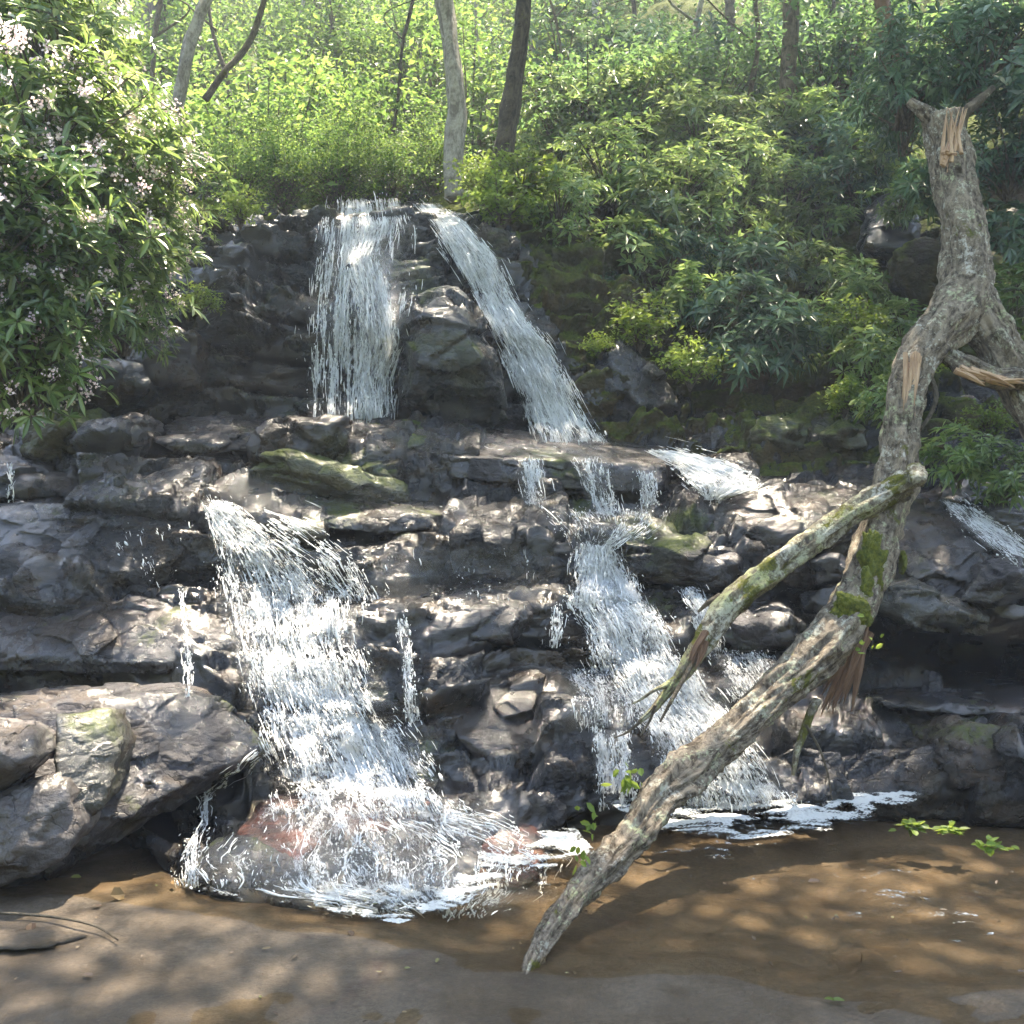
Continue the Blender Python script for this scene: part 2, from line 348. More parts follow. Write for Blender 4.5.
def wood_mat(name, a, b):
    m, nt = new_mat(name); g = N(nt); uv = g.n('UVMap'); uv.uv_map = 'flow'
    U = g.mapping(uv.outputs[0], (60, 3, 1)); n = g.noise(U, 1, 6, .7, .5)
    col = g.ramp(n, [(.3, a), (.7, b)]); bm_ = g.bump(n, 1., .02)
    p = g.n('BsdfPrincipled'); g.l(col, p.inputs['Base Color']); g.l(bm_, p.inputs['Normal']); p.inputs['Roughness'].default_value = .8
    o = g.n('OutputMaterial'); g.l(p.outputs[0], o.inputs[0]); return m
M['wood'] = wood_mat('torn_pale_wood', (.22, .11, .055), (.62, .43, .27))
M['wood_dark'] = wood_mat('rotten_brown_wood', (.05, .025, .014), (.25, .14, .08))
def moss_mat():
    m, nt = new_mat('green_moss'); g = N(nt); P = wpos(g)
    col = g.ramp(g.noise(P, 35, 4, .7), [(.35, (.05, .07, .008)), (.65, (.17, .18, .02))])
    b = g.bump(g.noise(P, 90, 4, .7), 1., .02)
    p = g.n('BsdfPrincipled'); g.l(col, p.inputs['Base Color']); g.l(b, p.inputs['Normal']); p.inputs['Roughness'].default_value = 1
    o = g.n('OutputMaterial'); g.l(p.outputs[0], o.inputs[0]); return m
M['moss'] = moss_mat()

# ------------------------------------------------------------------ terrain: profiles of the stepped stream, (pixel row, depth) at stations across
ST = [-420, -150, 0, 120, 240, 330, 430, 520, 600, 680, 780, 880, 1024, 1200, 1450]
PROF = {   # r1 waterline .. r12 behind the cliff's rim
 -420: [(860,7.2),(760,7.6),(740,8.0),(640,8.3),(620,8.7),(540,9.0),(520,9.3),(470,9.6),(430,10.2),(330,11.0),(230,12.0),(190,13.5)],
 -150: [(860,7.2),(730,7.8),(715,8.1),(600,8.6),(590,9.0),(515,9.2),(505,9.5),(465,9.6),(435,10.4),(330,11.3),(240,12.3),(200,13.8)],
 0:    [(850,7.3),(702,8.0),(692,8.3),(580,8.7),(575,9.1),(502,9.3),(495,9.6),(462,9.7),(440,10.6),(340,11.5),(240,12.5),(200,14.0)],
 120:  [(850,7.3),(700,8.0),(688,8.3),(590,8.6),(583,9.0),(502,9.2),(488,9.8),(468,9.9),(432,10.9),(320,11.5),(215,12.3),(190,13.6)],
 240:  [(900,6.1),(812,7.2),(798,7.4),(592,8.7),(583,9.0),(508,9.3),(482,10.1),(460,10.2),(425,11.0),(310,11.3),(214,11.8),(238,13.5)],
 330:  [(908,6.0),(810,7.3),(795,7.5),(598,8.6),(588,8.9),(530,9.2),(492,10.0),(460,10.1),(420,11.1),(300,11.4),(209,12.0),(236,13.5)],
 430:  [(898,6.1),(806,7.3),(790,7.5),(612,8.5),(592,8.9),(545,9.1),(512,9.9),(462,10.2),(438,11.2),(300,11.7),(216,12.5),(240,13.8)],
 520:  [(840,7.0),(712,7.9),(672,8.5),(600,8.7),(590,9.0),(542,9.2),(510,10.0),(470,10.4),(446,11.4),(325,11.9),(225,13.0),(200,14.2)],
 600:  [(812,7.55),(732,7.9),(682,8.6),(606,8.9),(592,9.1),(545,9.3),(510,10.1),(474,10.4),(456,11.4),(370,12.0),(250,13.2),(215,14.4)],
 680:  [(808,7.6),(742,7.9),(684,8.5),(616,9.0),(600,9.2),(550,9.4),(508,10.1),(478,10.4),(464,11.2),(400,12.2),(300,13.4),(240,15.0)],
 780:  [(800,7.75),(745,8.1),(690,8.8),(640,9.2),(620,9.4),(562,9.6),(530,9.9),(492,10.3),(478,11.1),(410,12.2),(320,13.4),(230,15.2)],
 880:  [(795,7.8),(745,8.1),(684,9.3),(650,10.5),(622,9.75),(565,9.8),(525,9.95),(492,10.3),(470,11.0),(390,12.0),(300,13.2),(200,15.0)],
 1024: [(795,7.8),(745,8.1),(684,9.2),(645,10.4),(622,9.7),(565,9.8),(530,9.95),(500,10.2),(470,10.8),(380,11.6),(280,12.8),(160,14.6)],
 1200: [(790,7.8),(735,8.1),(665,8.8),(630,9.2),(600,9.4),(550,9.6),(520,9.9),(480,10.1),(450,10.6),(350,11.4),(240,12.6),(100,14.4)],
 1450: [(790,7.8),(730,8.1),(660,8.8),(600,9.2),(570,9.4),(520,9.6),(490,9.9),(430,10.1),(400,10.6),(280,11.4),(160,12.6),(20,14.4)]}
HILL = {   # ground rising behind the rim
 -420: [(150,17),(60,24),(-80,40)], -150: [(150,17),(60,24),(-80,40)], 0: [(160,17),(70,24),(-60,40)], 120: [(160,17),(80,24),(-40,40)],
 240: [(165,17),(110,24),(-10,42)], 330: [(165,17),(115,24),(0,42)], 430: [(160,17),(105,24),(-10,42)], 520: [(160,18),(80,24),(-40,40)],
 600: [(160,18),(50,24),(-90,38)], 680: [(170,18),(20,24),(-130,36)], 780: [(140,18),(-10,23),(-180,34)], 880: [(100,17.5),(-60,22),(-240,32)],
 1024: [(50,17),(-130,21),(-330,30)], 1200: [(-30,17),(-220,21),(-420,30)], 1450: [(-120,17),(-340,21),(-560,30)]}
def station_rows(px):
    pts = []
    for s in ST:
        rr = PROF[s]; b = rr[0]
        base = Wa(s, b[0], b[1])
        sub = base+np.array([0, -.15, 0]); sub[2] = -.55
        wl = base.copy()
        pts.append([sub, wl]+[W(s, p, d) for p, d in rr[1:]]+[W(s, p, d) for p, d in HILL[s]])
    for q in pts: q.append(q[-1]+np.array([q[-1][0]*.5, 26., 30.]))  # last row carried up out of view to block sky in reflections
    return np.array(pts)          # stations x rows x 3
SR = station_rows(ST)
def lerp_rows(pxs):
    out = np.empty((len(pxs), SR.shape[1], 3))
    for r in range(SR.shape[1]):
        for c in range(3):
            out[:, r, c] = np.interp(pxs, ST, SR[:, r, c])
    k = 9; ker = np.hanning(k+2)[1:-1]; ker /= ker.sum()
    pad = np.concatenate([out[:1].repeat(k//2, 0), out, out[-1:].repeat(k//2, 0)])
    return sum(ker[i]*pad[i:i+len(pxs)] for i in range(k))
def blocks(P, big=1.0):
    """layered, jointed rock: flat lying cells set in and out, grooves between, roughness on top"""
    wv = fbm(P*.7, 3, 5)[..., None]*np.array([.5, .4, .22])
    Q = (P+wv)
    d1, d2, c, t1 = voro(Q/np.array([.95, .8, .30]), 21, .9, True)
    e1 = np.clip((d2-d1)/.05, 0, 1)
    f1, f2, c2, t2 = voro((Q+3.1)/np.array([.34, .30, .13]), 57, .9, True)
    e2 = np.clip((f2-f1)/.07, 0, 1)
    h1, h2, c3, t3 = voro((Q+7.1)/np.array([.12, .11, .06]), 67, .9, True)
    z0 = P[..., 0]*0
    L = P[..., 2]/.40+P[..., 0]*.10+.55*vnoise(P*.55, 41)+.12*vnoise(P*2.3, 42); k = np.floor(L).astype(np.int64); fr = L-k
    cx = (P[..., 0]+.25*vnoise(P*1.3, 43)+hsh(k, k*0, k*0, 44)*7)/(.55+.75*hsh(k, k*0+1, k*0, 45)); ix = np.floor(cx).astype(np.int64); fx = np.minimum(cx-ix, 1-(cx-ix))
    hv = hsh(ix, k, k*0, 46); dip = hsh(ix, k, k*0, 47)-.5
    st = (hv-.5)*.30+.10*fr**1.5+dip*(cx-ix-.5)*.28-.22*np.clip(1-fr/.20, 0, 1)**1.2-.05*np.clip(1-fx/.035, 0, 1)-.05*np.clip((fr-.93)/.07, 0, 1)
    return st+big*((c-.5)*.10+t1*.16-(1-e1)*.03 + (c2-.5)*.06+t2*.12-(1-e2)*.02) + (c3-.5)*.012+t3*.03 + fbm(P*1.6, 4, 9)*.04
def normals(G):
    du = np.gradient(G, axis=0); dv = np.gradient(G, axis=1); n = np.cross(du, dv)
    n /= np.linalg.norm(n, axis=-1, keepdims=True)+1e-9; return n
def smooth_grid(G, k):
    for ax in (0, 1):
        for _ in range(k):
            A = np.take(G, np.clip(np.arange(G.shape[ax])-1, 0, None), ax); B = np.take(G, np.clip(np.arange(G.shape[ax])+1, None, G.shape[ax]-1), ax)
            G = .25*A+.5*G+.25*B
    return G
def terrain(name, r0, r1, pxs, n_per_m, disp, mat, rowmax=80):
    rows = lerp_rows(pxs)
    xs = rows[:, :, 0]
    # let every lip wander along the face
    for r in range(2, 13):
        q = np.stack([xs[:, r]*1.1, np.full(len(pxs), r*7.7), np.zeros(len(pxs))], -1)
        dv = fbm(q, 3, 31)*(.16 if r < 10 else .12)
        rows[:, r, 1] += dv; rows[:, r, 2] += fbm(q+50, 3, 33)*.045
    segs = []
    for r in range(r0, r1):
        L = np.median(np.linalg.norm(rows[:, r+1]-rows[:, r], axis=-1)); n = int(min(rowmax*3, max(4, L*n_per_m)))
        t = np.arange(n)/n
        segs.append(rows[:, r, None, :]*(1-t)[None, :, None]+rows[:, r+1, None, :]*t[None, :, None])
    segs.append(rows[:, r1, None, :])
    G = np.concatenate(segs, 1)
    Gs = smooth_grid(G, 2)
    Nn = normals(smooth_grid(G, 10))
    flip = (Nn[..., 1] > 0) & (Nn[..., 2] < .3)
    if Nn[..., 2].mean() < 0: Nn = -Nn
    D = disp(Gs)
    G2 = Gs+Nn*D[..., None]
    me = mesh(name, G2, grid_faces(G2.shape[0], G2.shape[1]), mat)
    if me.polygons[0].normal.z < 0: me.flip_normals()
    return link(name, me), G2

pxs = np.arange(-420, 1451, 2.3)
ledges, _ = terrain('rock_ledges', 0, 10, pxs, 42, lambda P: blocks(P, 1.0), M['rock'])
tag(ledges, 'dark wet stepped bedrock ledges carrying the stream down to the pool', kind='structure')
cliff, _ = terrain('cliff', 9, 13, pxs, 30, lambda P: blocks(P, 1.5), [M['cliff'], M['earth']])
# the right hand bank and far left are earth
cen = np.empty(len(cliff.data.polygons)*3); cliff.data.polygons.foreach_get('center', cen); cen = cen.reshape(-1, 3)
cpx, cpy = pix(cen)
wob = fbm(cen*1.3, 3, 77)*30
mi = ((cpx+wob > 505+(cpy-230)*.42) | (cpx+wob < 150)).astype(np.int32)
cliff.data.polygons.foreach_set('material_index', mi)
tag(cliff, 'dark rock cliff and earth bank behind the upper falls', kind='structure')
hpx = np.arange(-420, 1451, 7.)
hill, _ = terrain('hillside', 12, 16, hpx, 5, lambda P: fbm(P*.6, 4, 3)*.35, M['hill'])
tag(hill, 'steep wooded hillside above the falls', kind='structure')

# stream bed
bx = np.arange(-9, 9.01, .04); by = np.arange(-2, 9.2, .04)
BX, BY = np.meshgrid(bx, by, indexing='ij')
P = np.stack([BX, BY, np.zeros_like(BX)], -1)
bpx, bpy_ = pix(P)
lip = 5.45-.19*BX+np.clip(-BX-.9, 0, 2)*.12+fbm(P*.8, 3, 40)*.22
shelf = np.clip((lip+.25-BY)/.5, 0, 1); shelf = .62*shelf+.38*np.clip((lip+1.3-BY)/1.2, 0, 1)
BZ = -.15+shelf*.158+fbm(P*1.1, 5, 41)*.016+fbm(P*4, 3, 44)*.006-np.clip(BX-0.2, 0, 3)*.02*(1-shelf)
d1, d2, c = voro(P/np.array([.8, .5, 1]), 45); BZ += (c-.5)*.012*np.clip((d2-d1)/.2, 0, 1)
P[..., 2] = BZ
bed = link('stream_bed', mesh('stream_bed', P, grid_faces(*BX.shape), M['bed']))
tag(bed, 'brown stone bed of the shallow pool', kind='structure')
pm = np.stack(np.meshgrid(np.linspace(-9, 9, 181), np.linspace(-2, 9.1, 141), indexing='ij')+[np.zeros((181, 141))], -1)
pm[..., 2] = fbm(pm*np.array([1.4, 2.4, 1]), 3, 90)*.006
pool = link('pool_water', mesh('pool_water', pm, grid_faces(181, 141), M['pool']))
tag(pool, 'shallow brown water of the pool below the falls', kind='structure')
# ground far around
gx = np.linspace(-160, 160, 41); G = np.stack(np.meshgrid(gx, gx, indexing='ij')+[np.full((41, 41), -.8)], -1)
gr = link('ground', mesh('ground', G, grid_faces(41, 41), M['earth'])); tag(gr, kind='structure')

th = np.linspace(R(150), R(390), 90); rr_ = np.linspace(7.5, 40, 40)  # unseen bank behind and beside the camera, added to block low sky light
TH, RR = np.meshgrid(th, rr_, indexing='ij'); G = np.stack([np.cos(TH)*RR*1.25, np.sin(TH)*RR+3, -.9+(RR-7.5)*.68], -1); G[..., 2] += fbm(G*.4, 4, 8)*1.4
ob = link('hillside', mesh('hillside', G, grid_faces(*TH.shape), M['earth'])); tag(ob, 'unseen bank behind the camera, added to block low sky light', kind='structure')
# ------------------------------------------------------------------ boulders: hull of a traced outline with real depth, rounded and roughened
def cube_dirs(n):
    a = np.linspace(-1, 1, n); U, V = np.meshgrid(a, a, indexing='ij'); o = np.ones_like(U)
    sides = [np.stack(x, -1) for x in ((U, V, o), (V, U, -o), (o, U, V), (-o, V, U), (V, o, U), (U, -o, V))]
    P = np.concatenate([s.reshape(-1, 3) for s in sides]); P = P/np.linalg.norm(P, axis=1, keepdims=True)
    f = np.concatenate([grid_faces(n, n)+k*n*n for k in range(6)])
    key = np.round(P, 5); _, first, inv = np.unique(key, axis=0, return_index=True, return_inverse=True)
    return P[first], inv.ravel()[f]
def rock(label, outline, thick, mat, seed, cat='rock', name='boulder', group=None, front=.35, rough=1.0, k=44, z0=None):
    pts = np.array([W(*p) for p in outline]); c = pts.mean(0)
    H = list(pts)
    rg = np.random.default_rng(seed)
    for p in pts:
        q = p+(c-p)*rg.uniform(.3, .55); q[1] -= thick*front*rg.uniform(.6, 1.3); H.append(q)
        q = p+(c-p)*.15; q[1] += thick; q[2] -= .05; H.append(q)
    if z0 is not None: H = [np.array([h[0], h[1], max(h[2], z0)]) for h in H]+[np.array([p[0], p[1]+.3*thick, z0]) for p in pts]
    bm = bmesh.new()
    for h in H: bm.verts.new(h)
    r = bmesh.ops.convex_hull(bm, input=bm.verts[:]); bm.normal_update()
    H = np.array(H); cc = H.mean(0)
    pl = []
    for f in bm.faces:
        n = np.array(f.normal); d = float(np.dot(n, np.array(f.verts[0].co)-cc))
        if d < 0: n, d = -n, -d
        if d > 1e-3: pl.append((*n, d))
    bm.free()
    for _ in range(9):
        v = rg.normal(size=3)+np.array([0, -.5, .25]); v /= np.linalg.norm(v); pl.append((*v, float(((H-cc)@v).max())*rg.uniform(.74, .9)))
    pl = np.array(pl)
    size = np.ptp(H, axis=0).max()
    n = int(np.clip(size/.022/1.6, 22, 110))
    D, F = cube_dirs(n)
    q = np.clip(D@pl[:, :3].T, 0, None)/pl[:, 3]
    qm = q.max(1, keepdims=True); rr = 1/(qm[:, 0]*((q/qm)**k).sum(1)**(1/k))
    P = cc+D*rr[:, None]
    s = min(1., size/1.2)*rough
    f1, f2, ci, ti = voro((P+fbm(P*2, 2, 3)[:, None]*.06)/np.array([.42, .42, .24])/max(s, .5)+seed, 60+seed, .9, True)
    h1, h2, c3, t3 = voro(P/np.array([.13, .13, .08])+seed, 90+seed, .9, True)
    disp = s*((ci-.5)*.06+ti*.16-(1-np.clip((f2-f1)/.05, 0, 1))*.02+fbm(P*2.2+seed, 5, seed)*.032)+rough*((c3-.5)*.006+t3*.028)
    P = P+D*disp[:, None]
    me = mesh(name, P, F, mat)
    if np.dot(np.array(me.polygons[0].normal), np.array(me.polygons[0].center)-cc) < 0: me.flip_normals()
    o = link(name, me); recentre(o, (cc[0], cc[1], P[:, 2].min()))
    tag(o, label, cat, group); return o
OL = lambda d, *pts: [(p[0], p[1], p[2] if len(p) > 2 else d) for p in pts]
rk = rock
rocks = []
def add(*a, **k): rocks.append(rk(*a, **k))
add('huge purple grey boulder overhanging the pool at the left edge', OL(6.7, (-190,730,6.3), (-60,704,6.6), (60,694,6.9), (150,690,7.2), (225,702,7.4), (272,738,7.4), (262,766,7.2), (210,800,6.9), (140,838,6.6), (55,880,6.35), (-60,912,6.1), (-190,920,6.0)), .9, M['rock_grey'], 1, front=.2, rough=.55, k=70)
add('green tinged slab leaning on the front of the huge left boulder', OL(6.25, (52,712,6.5), (110,706,6.6), (122,745,6.55), (108,800,6.3), (82,832,6.15), (58,800,6.15), (50,745,6.3)), .35, M['rock_green'], 2, front=.15, rough=.45, k=70)
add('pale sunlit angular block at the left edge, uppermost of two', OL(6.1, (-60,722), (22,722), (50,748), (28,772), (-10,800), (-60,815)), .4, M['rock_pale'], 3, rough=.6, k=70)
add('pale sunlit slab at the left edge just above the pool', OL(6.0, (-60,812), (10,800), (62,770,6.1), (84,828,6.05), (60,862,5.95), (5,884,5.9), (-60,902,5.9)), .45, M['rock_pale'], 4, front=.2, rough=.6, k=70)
add('reddish low rock that the left cascade fans out over', OL(6.7, (170,860,6.6), (195,825,6.9), (265,802,7.3), (400,800,7.3), (520,822,7.0), (585,850,6.9), (560,878,6.5), (470,900,6.2), (350,920,6.0), (230,898,6.2)), .5, M['rock_red'], 5, front=.12)
add('mossy brown boulder under the left bush, leftmost on the upper ledge', OL(10.1, (14,425), (40,410), (92,404), (104,430), (100,460), (50,472), (14,455)), .7, M['rock_moss'], 6)
add('dark boulder with a grey top beside the mossy brown one', OL(10.0, (60,428), (100,415), (150,428), (155,455), (120,474), (66,468)), .7, M['rock'], 7)
add('rounded grey stone between the dark boulder and the flat slab', OL(10.3, (108,418), (130,410), (156,422), (160,446), (135,452), (106,440)), .4, M['rock_grey'], 8)
add('flat pale wet slab on the upper ledge left of the falls', OL(10.2, (158,424,10.5), (200,417,10.8), (280,414,11), (290,428,10.6), (252,452,10.1), (180,456,10.0), (160,446,10.0)), .5, M['rock_grey'], 9, front=.15)
add('angular boulder with a mossy left flank below the upper left veil', OL(10.0, (240,446), (258,424), (295,413), (352,414), (352,468), (310,480), (244,462)), .7, M['rock_brown'], 10)
add('long mossy block lying along the front of the upper ledge', OL(9.75, (238,462), (290,452), (350,466), (402,482), (402,504), (345,500), (250,482)), .6, M['rock_moss'], 11)
add('moss topped boulder at the foot of the upper falls', OL(10.3, (354,424,10.5), (385,418,10.9), (420,424,10.8), (430,440,10.3), (405,452), (360,456)), .6, M['rock_moss'], 12)
add('block of jointed rock with an orange mossy edge in the ledge wall', OL(10.0, (360,462), (400,460), (405,492), (396,502), (356,492)), .4, M['rock_brown'], 13)
add('square dark block under the trickles of the upper ledge, left one', OL(10.15, (412,460), (458,462), (462,500), (446,508), (408,504)), .4, M['rock'], 14)
add('square dark block under the trickles of the upper ledge, right one', OL(10.1, (464,482), (528,480), (524,508), (470,512)), .4, M['rock'], 15)
add('blocky wet stone at the left edge at the top of the steps', OL(9.7, (-40,466), (40,462), (92,478), (96,498), (30,504), (-40,500)), .6, M['rock'], 16)
add('grey flat topped boulder with yellow moss between the two lower cascades', OL(8.55, (424,620), (436,600), (470,590,8.9), (532,594,8.9), (540,622), (520,642), (440,642)), .6, M['rock_grey'], 17)
add('brown slab under the grey boulder in the middle of the falls', OL(8.0, (435,690,8.1), (470,662,8.6), (560,664,8.6), (612,690,8.3), (620,735,7.8), (600,788,7.6), (500,800,7.5), (468,760,7.6)), .7, M['rock_brown'], 18, front=.15)
add('large brown boulder on the right behind the fallen tree', OL(9.7, (686,530), (722,494,10), (790,484,10.2), (868,490,10.2), (884,520), (850,575,9.5), (800,600,9.4), (720,572,9.4)), .9, M['rock_brown'], 19)
add('blue grey wet boulder just left of the large brown one', OL(9.3, (640,545), (668,528,9.6), (740,548,9.4), (752,574), (715,590), (650,582)), .6, M['rock_grey'], 20)
add('huge overhanging boulder at the right edge above the dark hollow', OL(9.3, (868,560), (878,505,9.8), (930,498,10), (985,520,9.8), (1060,575,9.4), (1110,625,9.2), (1060,650,9.1), (900,632,9.1), (866,600,9.1)), .9, M['rock_brown'], 21)
add('grey angular block at the right edge resting on the overhang', OL(8.85, (960,600), (985,562), (1022,556), (1050,590), (1010,606), (985,612)), .45, M['rock_grey'], 22)
add('lichen spotted block under the overhanging boulder', OL(8.9, (880,590), (918,578), (968,606), (1006,622), (980,634), (900,628), (876,610)), .5, M['rock_green'], 23)
add('purple grey stone beside the fallen tree above the right cascade', OL(8.9, (712,622), (742,606,9.1), (790,600,9.1), (812,622), (795,648), (735,652)), .6, M['rock_grey'], 24)
add('small dark stone wedged behind the fallen tree, upper of two', OL(9.2, (812,560), (838,552), (856,566), (850,582), (818,584)), .35, M['rock'], 25)
add('small dark stone wedged behind the fallen tree, lower of two', OL(9.1, (808,592), (842,586), (850,606), (836,618), (808,614)), .35, M['rock'], 26)
add('round brown boulder by the pool at the right edge', OL(7.9, (922,768), (936,738), (965,722), (1008,724), (1024,742), (1022,782), (985,796), (935,792)), .6, M['rock_brown'], 27, z0=-.1)
add('dark boulder cut off by the right edge beside the pool', OL(7.7, (1004,740), (1030,722), (1090,730), (1110,790), (1020,802)), .7, M['rock'], 28, z0=-.1)
add('low wet slab along the back of the pool on the right', OL(8.1, (812,752), (850,716,8.7), (930,700,8.9), (1000,712,8.8), (940,752,8.1), (920,785,8.0), (820,788,7.9)), .7, M['rock'], 29, front=.1, z0=-.1)
add('ribbed wet slab under the dark hollow at right', OL(8.7, (850,700,8.5), (870,688,9.2), (960,684,9.3), (1080,684,9.2), (1080,712,8.5), (960,718,8.4)), .5, M['rock'], 33, front=.1)
add('dark rock buttress splitting the upper falls in two', OL(11.0, (398,330), (408,284), (432,272), (462,284), (484,322), (500,370), (512,428), (450,432), (396,426)), .9, M['cliff'], 30, front=.4)
add('smooth grey rock face beside the foot of the right chute', OL(11.8, (592,345), (622,335), (668,372), (684,410), (668,442), (612,440), (594,400)), .8, M['rock_grey'], 31)
add('moss covered boulder on the right bank, left one', OL(11.3, (752,430), (775,412), (806,420), (818,446), (780,458), (752,450)), .6, M['rock_moss'], 32)
add('moss covered boulder on the right bank, right one', OL(11.2, (818,434), (842,418), (866,428), (868,450), (835,456)), .5, M['rock_moss'], 34)
add('dark cracked outcrop high on the right bank', OL(13.6, (866,205,14), (900,185,14.2), (920,210), (922,245,13.2), (900,258,13.2), (870,245,13.2)), .6, M['cliff'], 35)
add('brown root and soil clod behind the broken trunk', OL(12.2, (898,246), (925,232), (948,240), (952,290), (925,310), (900,285)), .5, M['earth'], 36, cat='soil clod', name='soil_clod')
add('dark mossy rock under the left bush', OL(10.6, (10,370), (70,352), (140,362), (160,400), (110,418), (20,412)), .8, M['cliff'], 37)
add('brown rock overhang below the edge of the left bush', OL(11.0, (120,330), (170,322), (206,340), (212,392), (160,402), (126,380)), .8, M['rock_brown'], 38)
add('tan domed stone half out of the shallow water at left', OL(5.6, (-60,930,5.5), (-20,916,5.8), (60,918,5.8), (108,935,5.5), (60,952,5.25), (-40,955,5.2)), .2, M['bed'], 40, front=.05, rough=.4)

add('broad smooth wet slab that both upper falls land on', OL(10.4, (318,428,10.9), (420,419,11.3), (560,436,11.5), (700,450,11.4), (712,468,10.6), (690,492,10.35), (600,492,10.15), (600,462,10.2), (470,480,10.0), (470,457,10.05), (400,474,10.05), (392,450,10.1)), .5, M['rock_grey'], 41, front=.05, rough=.35, k=80)
add('wide sloping wet ledge feeding the left cascade', OL(9.6, (30,476,9.9), (230,470,10.1), (420,498,10.0), (520,520,9.6), (400,536,9.2), (240,512,9.2), (100,506,9.2)), .5, M['rock'], 42, front=.05, rough=.5, k=80)
add('long dark rock step at the far left, upper one', OL(9.0, (-120,506,9.25), (120,507,9.2), (196,510,9.2), (214,556,8.95), (196,584,8.8), (40,588,8.7), (-120,584,8.7)), .8, M['rock'], 43, front=.15, rough=.8, k=70)
add('long purple grey rock step at the far left, lower one', OL(8.4, (-120,592,8.8), (120,594,8.7), (222,606,8.6), (250,650,8.3), (236,676,8.15), (90,662,8.15), (-120,668,8.1)), .8, M['rock_grey'], 44, front=.15, rough=.8, k=70)
add('brown mossy step between the heads of the two lower cascades', OL(9.4, (372,530,9.5), (480,512,9.9), (566,530,9.6), (560,578,9.15), (450,592,9.0), (378,574,9.1)), .7, M['rock_brown'], 45, front=.15, rough=.8, k=70)
add('low dark step under the white cascade head on the right', OL(9.2, (648,592,9.4), (700,592,9.3), (720,640,8.9), (700,668,8.7), (640,664,8.7), (630,620,9.1)), .6, M['rock'], 46, rough=.8)
# ------------------------------------------------------------------ ray casts on the finished stone
def bvh_of(objs):
    vs, fs, off = [], [], 0
    for o in objs:
        me = o.data; co = np.empty(len(me.vertices)*3, dtype=np.float32); me.vertices.foreach_get('co', co)
        co = co.reshape(-1, 3)+np.array(o.location)
        lv = np.empty(len(me.loops), dtype=np.int32); me.loops.foreach_get('vertex_index', lv)
        vs.append(co); fs.append(lv.reshape(-1, 4)+off); off += len(co)
    return BVHTree.FromPolygons(np.concatenate(vs).tolist(), np.concatenate(fs).tolist())
BV = bvh_of([ledges, cliff, hill, bed]+rocks)
CAMV = Vector((0, 0, CAM_H))
def hit(px, py, default=12.):
    h = BV.ray_cast(CAMV, Vector(ray(px, py)).normalized(), 80)
    return h[0][1] if h[0] is not None else default

# ------------------------------------------------------------------ falling water
def frames(C):
    T = np.gradient(C, axis=0); T /= np.linalg.norm(T, axis=1, keepdims=True)+1e-9; return T
def strands(paths, rad, nside=3):
    """paths (N, K, 3) + rad (N, K) -> one batch of tapered threads"""
    Nn, K, _ = paths.shape
    T = np.gradient(paths, axis=1); T /= np.linalg.norm(T, axis=2, keepdims=True)+1e-9
    ref = rng.normal(size=(Nn, 1, 3)); A = np.cross(T, ref); A /= np.linalg.norm(A, axis=2, keepdims=True)+1e-9; B = np.cross(T, A)
    V = []
    for s in range(nside):
        a = 2*math.pi*s/nside; V.append(paths+rad[..., None]*(A*math.cos(a)+B*math.sin(a)))
    V = np.stack(V, 2)                                     # N K S 3
    idx = np.arange(Nn*K*nside).reshape(Nn, K, nside)
    f = []
    for s in range(nside):
        t = (s+1) % nside
        f.append(np.stack([idx[:, :-1, s], idx[:, :-1, t], idx[:, 1:, t], idx[:, 1:, s]], -1).reshape(-1, 4))
    return V.reshape(-1, 3), np.concatenate(f)
